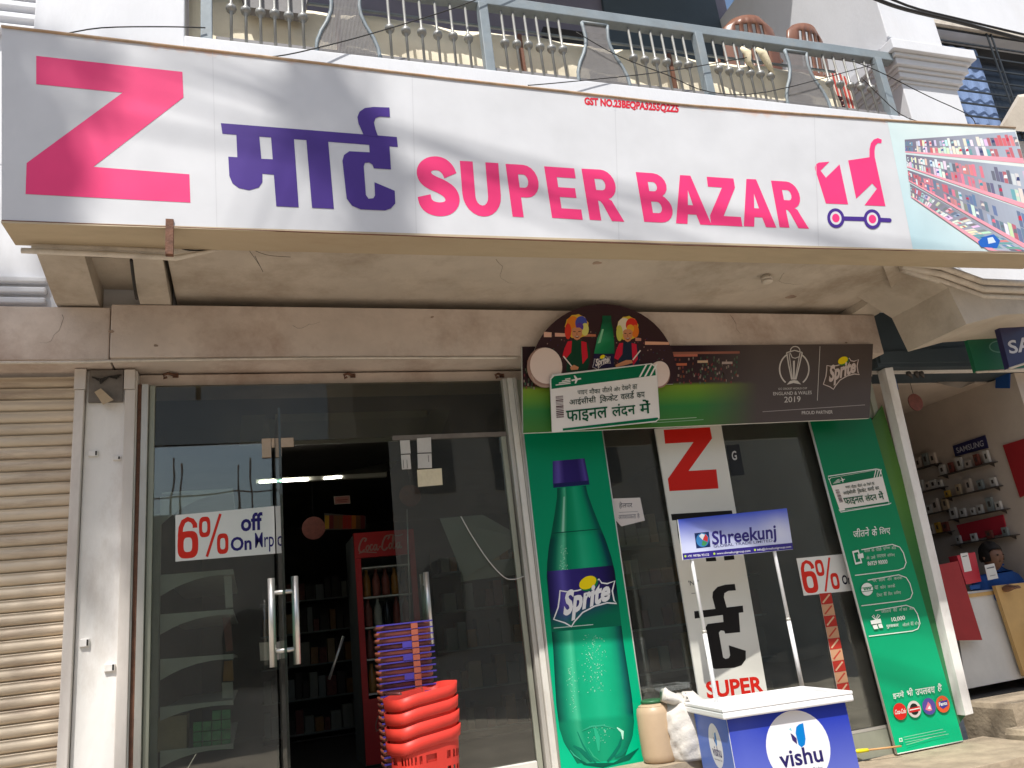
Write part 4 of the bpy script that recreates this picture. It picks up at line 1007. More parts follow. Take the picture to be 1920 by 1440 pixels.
for j in range(nv):
    for i in range(nu): a = j * (nu + 1) + i; fs.append([a, a + 1, a + nu + 2, a + nu + 1])
p._put(vs, fs, cs)
def bq(v0, v1, u0, u1):
    o = []
    for v, u in ((v0, u0), (v0, u1), (v1, u1), (v1, u0)): c = ax(v); wd = bw(v); o.append((c[0] + u * wd, c[1] - u * wd * .09))
    return o
p.grid(bq(0, .075, -1, 1), lambda u, v: ramp([(0, s(50, 40, 110)), (.15, s(95, 80, 160)), (.3, s(45, 32, 100)), (.8, s(40, 28, 92)), (.9, s(85, 70, 150)), (1, s(38, 26, 88))], u), 12, 1)
p.grid(bq(.074, .088, -1, 1), lambda u, v: s(28, 34, 82), 2, 1)
p.grid(bq(.235, .238, -.95, .95), lambda u, v: s(0, 66, 54), 2, 1)
# label
p.grid(bq(.36, .56, -1.0, 1.0), lambda u, v: lerp3(ramp([(0, s(26, 22, 66)), (.12, s(50, 42, 110)), (.2, s(88, 78, 160)), (.32, s(48, 38, 110)), (.75, s(40, 30, 96)), (1, s(14, 14, 44))], u), s(0, 104, 76), max(0, min(1, (v - .42 - .25 * (1 - u)) * 3.0))), 14, 10)
p.stroke([bq(.548, .56, -.93, .2)[0], bq(.548, .56, -.93, .2)[1]], 1.2, s(200, 220, 210))
sprite_logo(p, lambda u, v: (1038 + 118 * u, 1084 + 92 * v - 4 * u))
# condensation and base petals
qs = []; cc = []
def drop(v, u, r):
    c = bq(v, v + .001, u, u + .01)[0]; qs.append([(c[0] - r, c[1]), (c[0], c[1] - r), (c[0] + r, c[1]), (c[0], c[1] + r)]); cc.append(lerp3(s(120, 205, 165), s(190, 230, 205), rnd.random()))
for _ in range(150): drop(rnd.uniform(.58, .77), rnd.gauss(.12, .17), rnd.uniform(.5, 1.1))
for _ in range(50): drop(rnd.uniform(.66, .83), rnd.gauss(-.55, .06), rnd.uniform(.5, 1.2))
for _ in range(45): drop(rnd.uniform(.88, .94), rnd.gauss(.05, .14), rnd.uniform(.6, 1.2))
for _ in range(60): drop(rnd.uniform(.28, .36), rnd.gauss(-.5, .06), rnd.uniform(.5, 1.1))
p.rects(qs, cc)
p.grid(bq(.12, .235, -.62, -.45), lambda u, v: lerp3(s(150, 205, 180), s(40, 140, 100), abs(u - .5) * 2), 4, 4)
# moulded base: creases between the petals, lit rims and the shade the bottle stands in
c = ax(.94)
def crease(pts, w0, col): p.stroke([(c[0] + a, c[1] + b) for a, b in pts], w0, col)
p.poly([(1080, 1420), (1100, 1431), (1150, 1430), (1198, 1402), (1180, 1425), (1130, 1439), (1094, 1434)], s(0, 92, 72))
crease([(-48, 4), (-34, 12), (-22, 24), (-14, 34)], [3, 7, 9, 4], s(6, 112, 88)); crease([(-40, -22), (-30, 2), (-18, 22), (-6, 36)], [1.5, 3, 4, 3], s(8, 124, 96))
crease([(44, -16), (38, 4), (28, 20), (16, 34)], [2, 5, 6, 4], s(6, 112, 90)); crease([(52, 10), (42, 20), (30, 26)], [4, 7, 4], s(8, 118, 94))
crease([(-32, -24), (-14, -32), (8, -34), (30, -28)], [1, 3, 3, 1], s(52, 168, 130)); crease([(-20, 8), (-10, 24), (4, 34)], [1, 2.4, 1], s(50, 170, 128))
crease([(34, -30), (44, -22), (45, -8)], [2, 6, 1.5], s(176, 228, 206)); crease([(-54, 12), (-46, 22), (-34, 30)], [1, 2.4, 1], s(60, 170, 136)); crease([(-8, -30), (-2, -10), (0, 14)], [4, 9, 3], s(40, 170, 128))
p.build('print', 'vinyl', t)
MB().tube([fm(981, 812), fm(1054, 1472)], .004, 5).build('edge_trim', 'board_edge', t); MB().tube([fm(1129, 806), fm(1225, 1462)], .004, 5).build('edge_trim', 'board_edge', t)

# ---- right green panel with the instructions
RQ = [(1517, 790), (1633, 783), (1806, 1389), (1681, 1414)]
t, fm = board('drink_advertisement', 'tall green panel with ticket card and competition instructions beside the white post', 'advertising panel', -0.058, RQ, 0.012)
p = Print(fm, FN)
p.grid(RQ, lambda u, v: ramp([(0, s(0, 104, 66)), (.3, s(0, 130, 84)), (.6, s(10, 150, 102)), (1, s(0, 186, 128))], v), 2, 12)  # sunlit look of the lower panel is put into its green
pal = s(226, 230, 222)
ticket(p, [(1553, 896), (1651, 880), (1668, 945), (1575, 958)])
def R2(pts): return [(1500 + x / 4.5, 780 + y / 4.5) for x, y in pts]
p.stroke(R2([(325, 790), (340, 812), (745, 745), (765, 735)]), 1.6, pal)
p.stroke(R2([(240, 540), (233, 510), (640, 448), (668, 452), (680, 490)]), 1.6, pal)
for b, q in (('जीतने', [(443, 955), (580, 935), (580, 1012), (445, 1030)]), ('के', [(600, 935), (645, 928), (648, 1010), (603, 1018)]), ('लिए'.replace('लि', 'िल'), [(662, 940), (755, 925), (760, 1000), (668, 1012)])):
    p.text(b, R2(q), pal, .012)
def pill(y, x, hgt=62):
    # y,x in photo px: top-left start of the pill outline
    sl = -.10
    top = [(x + 20, y), (x + 78, y + 78 * sl * 1.3), (x + 92, y - 5), (x + 99, y + 6), (x + 104, y + 24), (x + 100, y + 34), (x + 90, y + 38)]
    p.stroke(top + [(x + 8, y + 48)], 1.7, pal)
def lines(x, y, rows, sl=-.11):
    for k, (w_, bold, body) in enumerate(rows):
        words_ = body.split(); tot = sum(len(q_) + 1 for q_ in words_); xx = x + 4 * k; yy = y + 14 * k
        for wd_ in words_:
            l = w_ * len(wd_) / tot; yb = yy + (xx - x) * sl
            p.text(wd_, [(xx, yb), (xx + l, yb + l * sl), (xx + l + .6, yb + 7 + l * sl), (xx + .6, yb + 7)], lerp3(pal, s(60, 150, 100), 0 if bold else .3), .015 if bold else .006); xx += w_ * (len(wd_) + 1) / tot
for (x, y) in ((1594, 1031), (1606, 1088), (1620, 1145)): pill(y, x)
lines(1619, 1029, [(62, 0, 'बोतल के पीछे यूिनक कोड'), (56, 0, 'और उसे एसएमएस कीिजए')]); p.text('86929 90000', [(1625, 1053), (1662, 1049), (1663, 1057), (1626, 1061)], pal, .02)
lines(1634, 1085, [(60, 0, 'पर लॉग ऑन करके'), (42, 0, 'या फोन करके'), (48, 0, 'िटकट का िपन डािलए')]); lines(1650, 1143, [(64, 0, 'जीतने का मौका और')]); p.text('10,000', [(1669, 1158), (1694, 1154), (1696, 1163), (1671, 1167)], pal, .02); lines(1660, 1172, [(26, 1, 'पुरसकार')]); lines(1690, 1168, [(36, 0, 'जीतने का मौका')])
# phone, globe and gift icons
p.poly([(1596, 1034), (1608, 1031), (1615, 1056), (1602, 1059)], pal, [[(1599, 1037), (1607, 1035), (1612, 1053), (1603, 1055)]])
p.poly([(1606, 1040), (1616, 1037), (1618, 1046), (1608, 1048)], pal)
p.ell(1624, 1105, 11, 12, pal); p.stroke([(1613, 1103), (1636, 1100)], 1.2, GRN); p.stroke([(1613, 1110), (1636, 1107)], 1.2, GRN); p.text('www', [(1617, 1103), (1632, 1101), (1632, 1106), (1617, 1108)], GRN, .03)
p.poly([(1630, 1164), (1649, 1160), (1651, 1168), (1632, 1171)], pal); p.poly([(1634, 1173), (1642, 1171), (1645, 1179), (1637, 1180)], pal); p.poly([(1644, 1171), (1651, 1169), (1654, 1177), (1647, 1178)], pal)
p.stroke([(1640, 1162), (1633, 1156), (1636, 1153), (1640, 1161), (1644, 1152), (1648, 1154), (1641, 1162)], 1.4, pal)
def R3(pts): return [(1560 + x / 4.236, 1100 + y / 4.236) for x, y in pts]
for b, q in (('इनमें', [(470, 835), (560, 822), (563, 880), (478, 897)]), ('भी', [(582, 808), (630, 800), (635, 862), (588, 872)]), ('उपलबध', [(650, 815), (805, 790), (810, 845), (658, 862)]), ('है', [(825, 770), (860, 762), (865, 830), (830, 838)])):
    p.text(b, R3(q), pal, .014)
cy0 = [(530, 990), (643, 972), (760, 950), (870, 932)]
cols4 = [(s(214, 40, 34), s(214, 40, 34)), (s(214, 205, 198), s(196, 40, 40)), (s(88, 76, 150), s(206, 70, 96)), (s(220, 90, 50), s(60, 60, 140))]
for (cx, cy), (a, b) in zip(cy0, cols4):
    x, y = R3([(cx, cy)])[0]; p.ell(x, y, 12.5, 16, a, -.25)
x, y = R3([cy0[0]])[0]; p.text('Coca-Cola', [(x - 10, y - 3), (x + 10, y - 6), (x + 11, y + 3), (x - 9, y + 6)], pal, .02, .3)
x, y = R3([cy0[1]])[0]; p.ell(x, y, 8, 11, s(30, 40, 36), -.25); p.poly([(x - 11, y - 1), (x + 10, y - 6), (x + 11, y + 3), (x - 9, y + 7)], s(200, 40, 40)); p.stroke([(x - 9, y + 2), (x + 10, y - 2)], 2, pal)
x, y = R3([cy0[2]])[0]; p.poly([(x - 7, y + 6), (x - 2, y - 9), (x + 3, y - 3), (x + 6, y + 7), (x, y + 9)], s(222, 120, 140)); p.poly([(x - 3, y + 5), (x + 1, y - 2), (x + 4, y + 5)], pal)
x, y = R3([cy0[3]])[0]; p.poly([(x - 9, y - 4), (x + 8, y - 8), (x + 9, y + 3), (x, y + 9), (x - 7, y + 4)], s(60, 60, 140)); p.text('Fanta', [(x - 8, y - 3), (x + 7, y - 6), (x + 8, y + 1), (x - 7, y + 4)], pal, .03); p.poly([(x - 8, y - 6), (x - 3, y - 11), (x, y - 7)], s(70, 150, 70))
p.poly(R3([(520, 1203), (545, 1199), (550, 1228), (525, 1232)]), pal, [R3([(527, 1208), (541, 1206), (544, 1222), (530, 1225)])])
for k in range(4): p.stroke(R3([(555 + 8 * k, 1195 + 20 * k), (870 + 22 * k - (130 if k == 3 else 0), 1130 + 19 * k)]), 0.7, lerp3(pal, s(0, 150, 100), .45))
p.build('print', 'vinyl', t)
MB().tube([fm(1517, 790), fm(1681, 1414)], .006, 5).build('edge_trim', 'board_edge', t)
MB().tube([fm(1681, 1414), fm(1806, 1389)], .004, 5).build('edge_trim', 'board_edge', t)
# peeling green strip beyond the panel
t, fm = board('green_strip', 'faded green printed strip wrapped round the frame beside the white post', 'advertising panel', -0.03, [(1634, 790), (1654, 760), (1818, 1330), (1795, 1362)], 0.006, 'green_wall')
p = Print(fm, FN); Q = [(1634, 790), (1654, 760), (1818, 1330), (1795, 1362)]
p.grid(Q, lambda u, v: ramp([(0, s(60, 96, 40)), (.25, s(86, 128, 56)), (.5, s(52, 112, 60)), (1, s(60, 120, 84))], v), 2, 8); p.build('print', 'vinyl', t)

# ---- vertical white sign with the shop name
ZQ = [(1228, 804), (1352, 797), (1446, 1340), (1318, 1350)]
t, fm = board('vertical_sign', 'upright white shop name sign with a red Z behind the blue counter', 'sign', -0.03, ZQ, 0.012)
p = Print(fm, FN)
p.poly(ZQ, s(214, 212, 202))
RZ = s(200, 36, 26); BK = s(28, 26, 26)
p.poly([(1244, 806), (1331, 801), (1335, 822), (1291, 883), (1343, 880), (1347, 916), (1255, 921), (1252, 898), (1300, 829), (1247, 832)], RZ)
# ma, aa and rta letters in black, the first mostly behind the counter's header
p.poly([(1258, 964), (1372, 957), (1374, 966), (1260, 976)], BK)
p.poly([(1268, 975), (1282, 974), (1286, 1010), (1300, 1010), (1302, 1022), (1286, 1028), (1276, 1024), (1271, 1004)], BK)
p.poly([(1310, 972), (1328, 971), (1343, 1052), (1324, 1053)], BK)
p.poly([(1346, 970), (1364, 968), (1377, 1049), (1358, 1051)], BK)
# the r-hook and tta glyph
G = lambda pts: [(1240 + x / 4, 920 + y / 4) for x, y in pts]
p.poly(G([(245, 905), (610, 862), (615, 912), (250, 960)]), BK)
p.poly(G([(405, 890), (382, 800), (385, 760), (420, 722), (480, 705), (550, 700), (558, 748), (500, 752), (472, 770), (468, 800), (490, 880)]), BK)
p.poly(G([(460, 930), (580, 915), (590, 1062), (478, 1072), (470, 1052), (445, 1048), (430, 1065), (462, 1250), (480, 1262), (505, 1255), (515, 1235), (505, 1160), (632, 1200), (632, 1265), (600, 1310), (545, 1328), (400, 1337), (355, 1310), (335, 1255), (310, 1060), (345, 1000), (465, 985)]), BK)
p.text('SUPER', [(1322, 1278), (1428, 1267), (1433, 1298), (1326, 1310)], RZ, .035)
p.text("'NP'", [(1290, 1089), (1309, 1087), (1310, 1096), (1291, 1098)], s(110, 110, 108), .02)
p.stroke([(1296, 1113), (1306, 1112)], 1.2, s(130, 130, 128))
p.build('print', 'vinyl', t)
# ---- handwritten helper-wanted note
NQ = [(1147, 935), (1200, 933), (1209, 976), (1165, 987), (1154, 975)]
t, fm = board('paper_note', 'handwritten Hindi paper note taped to the dark glass', 'note', 0.0085, NQ, 0.0005, 'stripe_pale')
p = Print(fm, FN); p.poly(NQ, s(214, 206, 200)); p.text('हेल्पर'.replace('्', ''), [(1160, 941), (1185, 940), (1186, 953), (1161, 954)], s(60, 60, 70), .01)
p.text('आवश्यकता'.replace('्', ''), [(1159, 966), (1192, 964), (1193, 972), (1160, 974)], s(90, 90, 100), .006); p.text('है', [(1194, 962), (1199, 962), (1200, 972), (1195, 972)], s(90, 90, 100), .006); p.stroke([(1160, 961), (1196, 959)], 0.8, s(120, 120, 125)); p.build('print', 'paper', t)
# small white letter on the glass right of the vertical sign
t, fm = board('glass_letter', 'small white letter on a dark strip on the glass right of the red Z', 'sticker', 0.0088, [(1362, 835), (1386, 833), (1396, 890), (1372, 892)], 0.0005, 'dark_glass')
p = Print(fm, FN); p.text('G', [(1371, 846), (1380, 845), (1382, 862), (1373, 864)], s(190, 190, 190), .02); p.build('print', 'paper', t)
# red and white barrier tape strip
TQ = [(1536, 1113), (1558, 1111), (1594, 1300), (1572, 1304)]
t, fm = board('tape_strip', 'vertical strip of red and cream packing tape behind the glass', 'tape', 0.0085, TQ, 0.003, 'stripe_pale')
p = Print(fm, FN)
for k in range(9):
    a = k / 9; b = (k + .98) / 9; q = [bil(TQ, 0, a), bil(TQ, 1, a), bil(TQ, 1, b), bil(TQ, 0, b)]
    p.poly(q, s(176, 52, 42) if k % 2 == 0 else s(196, 150, 116))
    p.stroke([bil(q, .15, .85), bil(q, .85, .15)], 3.0, s(205, 172, 140) if k % 2 == 0 else s(182, 70, 54))
p.build('print', 'paper', t)

# ---- cricket header board with half-round topper
HQ = [(979, 650), (1637, 645), (1630, 784), (981, 812)]
t, fm = board('header_board', 'wide printed cricket stadium header board over the green panels', 'advertising panel', -0.232, HQ, 0.02)
p = Print(fm, FN)
def stad(u, v):
    if v < .50: c = lerp3(s(46, 30, 36), s(66, 46, 46), v * 1.4)
    else: c = ramp([(.5, s(122, 150, 44)), (.62, s(96, 142, 50)), (.75, s(54, 124, 62)), (1, s(70, 118, 52))], v)
    if u > .5: c = lerp3(c, s(84, 74, 70), min(1, (u - .5) * 6))
    return c
p.grid(HQ, stad, 40, 24)
rnd = random.Random(5); qs = []; cc = []
for _ in range(260):
    u = rnd.uniform(.30, .62) if rnd.random() < .8 else rnd.uniform(0, .08); v = rnd.uniform(.14, .47); d = rnd.uniform(.002, .005)
    qs.append([bil(HQ, u, v), bil(HQ, u + d, v), bil(HQ, u + d, v + .03), bil(HQ, u, v + .03)]); cc.append(rnd.choice([s(120, 60, 60), s(90, 100, 80), s(150, 130, 120), s(60, 90, 70), s(130, 70, 50)]))
p.rects(qs, cc)
for u0, u1, v, c in ((.33, .36, .20, s(220, 150, 130)), (.44, .47, .22, s(200, 110, 80)), (.50, .53, .19, s(200, 170, 140)), (.57, .60, .21, s(180, 160, 150)), (.38, .62, .08, s(150, 96, 80)), (.42, .50, .11, s(190, 110, 90))):
    p.poly([bil(HQ, u0, v), bil(HQ, u1, v), bil(HQ, u1, v + .03), bil(HQ, u0, v + .03)], c)
p.stroke([bil(HQ, .36, .915), bil(HQ, .50, .90)], 1, s(180, 200, 170)); p.stroke([bil(HQ, .37, .945), bil(HQ, .52, .93)], 1, s(150, 180, 150)); p.stroke([bil(HQ, .345, .905), bil(HQ, .352, .905)], 5, s(200, 210, 200))
p.stroke([bil(HQ, .69, .86), bil(HQ, .985, .82)], 1.2, s(160, 150, 146))
wl = s(205, 198, 190)
def T(x, y): return (1240 + x / 4.571, 620 + y / 4.571)
p.stroke([T(1358, 135), T(1335, 600)], 1.0, wl)
# trophy emblem: globe, flared columns, cup foot, two arcs
for rx, ry, w_ in ((32, 42, 2.2),):
    cx, cy = T(1137, 330)
    p.stroke([(cx + 27.5 * math.cos(math.radians(a)), cy + 31 * math.sin(math.radians(a))) for a in range(-58, 62, 8)], 2.6, wl)
    p.stroke([(cx - 27.5 * math.cos(math.radians(a)), cy + 31 * math.sin(math.radians(a))) for a in range(-58, 62, 8)], 2.6, wl)
gx, gy = T(1145, 175); p.stroke([(gx + 9 * math.cos(a), gy - 8.5 * math.sin(a)) for a in [math.pi * k / 10 for k in range(11)]], 1.8, wl)
p.stroke([T(1070, 190), T(1140, 170), T(1205, 188)], 2.0, wl); p.stroke([T(1072, 190), T(1090, 300), T(1115, 420)], 2.4, wl); p.stroke([T(1205, 188), T(1180, 300), T(1150, 420)], 2.4, wl)
p.stroke([T(1092, 195), T(1122, 420)], 1.6, wl); p.stroke([T(1185, 195), T(1143, 420)], 1.6, wl); p.stroke([T(1100, 190), T(1120, 232), T(1145, 238), T(1178, 225), T(1188, 190)], 1.6, wl)
p.poly([T(1125, 260), T(1142, 258), T(1140, 420), T(1126, 420)], wl); p.poly([T(1072, 465), T(1100, 432), T(1135, 425), T(1165, 430), T(1195, 462), T(1130, 450)], wl)
p.text('ICC CRICKET WORLD CUP', [T(1000, 492), T(1245, 486), T(1246, 502), T(1001, 509)], wl, .004)
p.text('ENGLAND & WALES', [T(955, 528), T(1285, 516), T(1286, 546), T(956, 556)], wl, .006)
p.text('2019', [T(1050, 568), T(1190, 562), T(1190, 612), T(1050, 618)], wl, .006)
p.text('PROUD PARTNER', [T(1200, 692), T(1465, 684), T(1465, 712), T(1201, 720)], wl, .008)
sprite_logo(p, lambda u, v: T(1385 + 310 * u, 228 + 278 * v - 6 * u), s(84, 70, 62), 1.2, s(206, 190, 182))
p.build('print', 'vinyl', t)
# half-round topper, standing a little proud
arc = [(1000 + 0, 660)]
DQ = [(998, 680)] + [(1131 + 136 * math.cos(math.radians(a)), 697 - 127 * math.sin(math.radians(a))) for a in range(172, 7, -6)] + [(1268, 690), (1262, 720), (1040, 730)]
t, fm = board('round_topper', 'half-round cut-out topper with two wigged drummers and a bottle', 'advertising panel', -0.262, DQ, 0.006)
p = Print(fm, FN)
p.poly(DQ, s(58, 38, 42))
def U(x, y): return (960 + x / 5.538, 560 + y / 5.538)
rnd = random.Random(8); qs = []; cc = []
for _ in range(160):
    a = rnd.uniform(0, 2 * math.pi); x = 1131 + rnd.uniform(-120, 120); y = 640 + rnd.uniform(-20, 48)
    if ((x - 1131) / 130) ** 2 + ((y - 697) / 122) ** 2 < .92: qs.append([(x, y), (x + 2, y), (x + 2, y + 2.2), (x, y + 2.2)]); cc.append(rnd.choice([s(120, 60, 66), s(80, 60, 70), s(150, 120, 110), s(60, 80, 70), s(60, 46, 80)]))
p.rects(qs, cc)
for (x0, y0, x1, y1, c) in ((330, 345, 410, 400, s(226, 180, 160)), (445, 355, 560, 395, s(220, 170, 150)), (740, 365, 870, 395, s(190, 120, 90)), (1380, 445, 1630, 480, s(226, 170, 140)), (1280, 405, 1340, 440, s(200, 140, 120))):
    p.poly([U(x0, y0), U(x1, y0 + 6), U(x1, y1), U(x0, y1)], c)
skin = s(205, 140, 100)
def fan(cx, cy, sx, wig, shirt, scarf):
    f = lambda x, y: U(cx + x * sx, cy + y)
    p.poly([f(-130, 180), f(-90, 95), f(-40, 70), f(50, 70), f(110, 100), f(140, 190), f(130, 300), f(110, 400), f(-110, 400), f(-100, 260)], shirt)
    p.poly([f(-130, 160), f(-95, 85), f(-50, 80), f(-60, 200), f(-110, 260), f(-150, 240)], scarf); p.poly([f(45, 80), f(100, 95), f(115, 250), f(60, 320), f(50, 200)], scarf)
    n = 22; p.poly([f(118 * math.cos(2 * math.pi * k / n) * (1 + .07 * (k % 2)), -70 + 122 * math.sin(2 * math.pi * k / n) * (1 + .07 * (k % 2))) for k in range(n)], wig[0])
    p.ell(*f(-40, -95), 12, 15, wig[1]); p.ell(*f(45, -105), 11, 13, wig[2]); p.ell(*f(85, -40), 7, 12, wig[3]); p.ell(*f(-92, -20), 6, 15, wig[4]); p.ell(*f(30, -65), 7, 8, wig[5])
    p.poly([f(-52, -40), f(-30, -58), f(30, -58), f(55, -38), f(52, 20), f(30, 60), f(0, 74), f(-28, 60), f(-50, 20)], skin)
    p.stroke([f(-38, -18), f(-14, -14)], 1.4, s(50, 30, 24)); p.stroke([f(14, -14), f(40, -20)], 1.4, s(50, 30, 24)); p.stroke([f(2, -10), f(-2, 14), f(8, 18)], 1.0, s(150, 90, 66))
    p.poly([f(-22, 30), f(24, 28), f(14, 48), f(-10, 48)], s(110, 36, 34)); p.poly([f(-17, 32), f(18, 30), f(14, 36), f(-12, 37)], s(230, 220, 210))
fan(672, 360, 1.0, (s(222, 180, 60), s(226, 130, 40), s(70, 80, 170), s(220, 215, 120), s(214, 60, 44), s(90, 60, 150)), s(20, 64, 44), s(206, 34, 52))
fan(1198, 380, .92, (s(220, 190, 60), s(226, 215, 190), s(216, 50, 40), s(226, 120, 40), s(200, 200, 90), s(230, 170, 50)), s(30, 44, 62), s(200, 34, 60))
p.stroke([U(530, 600), U(625, 715)], 2.2, s(226, 214, 205)); p.stroke([U(1330, 540), U(1250, 640)], 2.2, s(226, 214, 205))
p.poly([U(1070, 690), U(1180, 640), U(1240, 640), U(1250, 670), U(1150, 700), U(1075, 715)], skin); p.poly([U(600, 715), U(640, 690), U(690, 715), U(680, 740), U(610, 745)], skin)
# bottle in the middle
p.poly([U(935, 180), U(1025, 180), U(1028, 240), U(1045, 330), U(1055, 430), U(1060, 560), U(1055, 720), U(830, 720), U(850, 560), U(880, 420), U(915, 330), U(932, 240)],
       [s(20, 90, 60), s(20, 84, 60), s(12, 80, 52), s(14, 100, 60), s(20, 120, 72), s(16, 96, 66), s(30, 28, 50), s(30, 28, 50), s(30, 130, 80), s(60, 156, 110), s(30, 120, 80), s(14, 84, 56)])
p.poly([U(930, 320), U(950, 320), U(915, 460), U(885, 470)], s(140, 200, 160))
p.poly([U(848, 575), U(1058, 575), U(1050, 725), U(826, 725)], s(34, 28, 62))
sprite_logo(p, lambda u, v: U(832 + 190 * u, 590 + 150 * v), None, 1.2, s(214, 205, 200))
# the two drums
p.ell(*U(335, 720), 33, 38, s(158, 126, 112), -.2); p.ell(*U(350, 700), 30, 34, s(226, 206, 194), -.2)
p.stroke([U(200, 800), U(230, 870), U(300, 910), U(380, 915)], 2.5, s(176, 150, 134))
p.ell(*U(1530, 800), 19, 24, s(158, 120, 106), .2); p.ell(*U(1520, 785), 20, 24, s(226, 206, 194), .2)
p.build('print', 'vinyl', t)
# the tilted ticket card in front of it
CQ = [(1031, 704), (1230, 682), (1237, 790), (1035, 811)]
t, fm = board('ticket_card', 'white boarding pass shaped card tilted under the wigged drummers', 'advertising panel', -0.285, [(1031, 712), (1036, 702), (1222, 681), (1231, 686), (1237, 782), (1231, 791), (1035, 811)], 0.005)
p = Print(fm, FN); ticket(p, CQ); p.build('print', 'vinyl', t)
# ================================================================ inside the supermarket
mat('shelf_grey', (0.62, 0.62, 0.58), 0.5, 0.08, 8, 0.05)
mat('fridge_red', (0.60, 0.03, 0.035), 0.35, 0.06, 5, 0.0)
mat('fridge_in', (0.25, 0.28, 0.27), 0.5, 0.1, 8, 0.0)
mat('white_card', (0.55, 0.53, 0.49), 0.8, 0.08, 9, 0.05)
mat('blue_plastic', (0.08, 0.06, 0.38), 0.35, 0.1, 8, 0)
mat('orange_plastic', (0.46, 0.13, 0.08), 0.35, 0.08, 8, 0)
mat('basket_red', (0.66, 0.045, 0.03), 0.5, 0.06, 8, 0.0)
mat('grey_board', (0.30, 0.31, 0.27), 0.6, 0.1, 5, 0.05)
mat('fixture', (0.40, 0.40, 0.34), 0.5, 0.08, 6, 0.05)
mat('green_pack', (0.10, 0.40, 0.16), 0.5, 0.3, 30, 0)
mat('amber', (0.30, 0.14, 0.03), 0.3, 0.2, 20, 0)
mat('disc_red', (0.20, 0.06, 0.045), 0.5, 0.3, 30, 0)
mat('yellow_print', (0.55, 0.33, 0.05), 0.5, 0.3, 30, 0)
emit_mat('tube_lit', (1.0, 0.95, 0.85), 22.0)
# gondola shelf seen from its end, just behind the left pane
gs = thing('gondola_shelf', 'grey end-on shelf rack with curved brackets behind the left pane', 'shelf', (-0.2, 0.35, 0.70))
YS = 0.14
for k, (yl, yr, yb) in enumerate([(932, 915, 985), (1078, 1067, 1118), (1152, 1142, 1190), (1236, 1226, 1276), (1326, 1312, 1352), (1408, 1394, 1440)]):
    pts = [(300, yl), (437, yr), (438, yr + 10)]
    for t_ in (.15, .3, .5, .7, .85, 1.0): pts.append((437 - 137 * t_, yr + 10 + (yb - yr - 10) * t_ ** 2.2))
    MB().prism([P(x, y, YS) for x, y in pts], (0, .012, 0)).build('bracket', 'shelf_grey', gs)
    a = P(303, yl, YS); b = P(437, yr, YS)
    MB().box((a.x, YS + .014, b.z - .012), (b.x, YS + 1.6, b.z)).build('shelf', 'shelf_grey', gs)
a = P(300, 1100, YS)
MB().box((a.x - .04, YS, .705), (a.x - .002, YS + .05, 2.35)).build('upright', 'shelf_grey', gs)
MB().box((a.x - .055, YS + .055, .705), (a.x - .03, YS + 1.6, 2.35)).build('back_panel', 'dark_interior', gs)
def pack(lab, q, Y, m, dep=.08, cat='pack', grp='goods on the end shelves'):
    o = MB().prism([P(*c, Y) for c in q], (0, dep, 0)).build('packet', m); tag(o, lab, cat, grp); return o
pack('white tube bottle standing on the second shelf end', [(420, 1080), (434, 1079), (437, 1138), (423, 1140)], .17, 'white_card', .04, 'bottle')
pack('pink packet standing on the third shelf end', [(417, 1158), (432, 1157), (437, 1220), (424, 1222)], .17, 'disc_red', .03)
pack('white labelled jar on the fourth shelf end', [(416, 1280), (436, 1279), (438, 1308), (417, 1310)], .17, 'white_card', .06, 'jar')
pack('amber bottle behind the white labelled jar', [(420, 1240), (436, 1238), (438, 1276), (418, 1278)], .20, 'amber', .05, 'bottle')
pack('brown carton on the lowest visible shelf by the frame', [(285, 1348), (350, 1340), (350, 1405), (285, 1412)], .16, 'cardboard', .2, 'carton')
n = 0
gg = thing('green_packets', 'stack of green packets at the bottom shelf end', 'packets', P(360, 1415, .17))
for r_ in range(4):
    for c_ in range(4):
        x = 362 + c_ * 18; y = 1336 + r_ * 19 - c_ * 1.5
        if r_ == 0 and c_ < 2: continue
        MB().prism([P(x, y, .17), P(x + 16, y - 1.5, .17), P(x + 16, y + 15.5, .17), P(x, y + 17, .17)], (0, .03, 0)).build('packet', 'green_pack', gg)

# drinks fridge
fr = thing('drinks_fridge', 'tall red drinks fridge with lettered header inside the doorway', 'fridge', P(715, 1390, 2.0))
YF = 2.0
fq = plane_map((0, YF, 0), (0, 1, 0))
a = fq(663, 1000); b = fq(768, 1395); hd = fq(665, 1047)
zb0 = fq(700, 1310).z - .02
X0, X1, ZT = a.x, fq(768, 1050).x, a.z
MB().box((X0, YF + .55, .705), (X1 + .05, YF + .6, ZT - .01)).build('back', 'fridge_in', fr)
for xa in (X0, X1 + .03): MB().box((xa, YF + .032, .705), (xa + .02, YF + .549, ZT - .01)).build('side', 'fridge_in', fr)
MB().box((X0 + .021, YF + .032, .705), (X1 + .029, YF + .549, zb0)).build('bottom', 'fridge_in', fr)
MB().box((X0 + .021, YF + .062, ZT - .03), (X1 + .029, YF + .549, ZT - .01)).build('ceiling', 'fridge_in', fr)
MB().box((X0, YF, hd.z), (X1 + .05, YF + .06, ZT)).build('header', 'fridge_red', fr)
MB().box((X0, YF, .86), (X0 + .045, YF + .03, hd.z - .002)).build('door_frame', 'fridge_red', fr)
MB().box((X1 + .005, YF, .86), (X1 + .05, YF + .03, hd.z - .002)).build('door_frame', 'fridge_red', fr)
zb = fq(700, 1310).z
MB().box((X0, YF - .004, .72), (X1 + .05, YF + .03, zb)).build('base_panel', 'fridge_red', fr)
p = Print(fq, FN, .003)
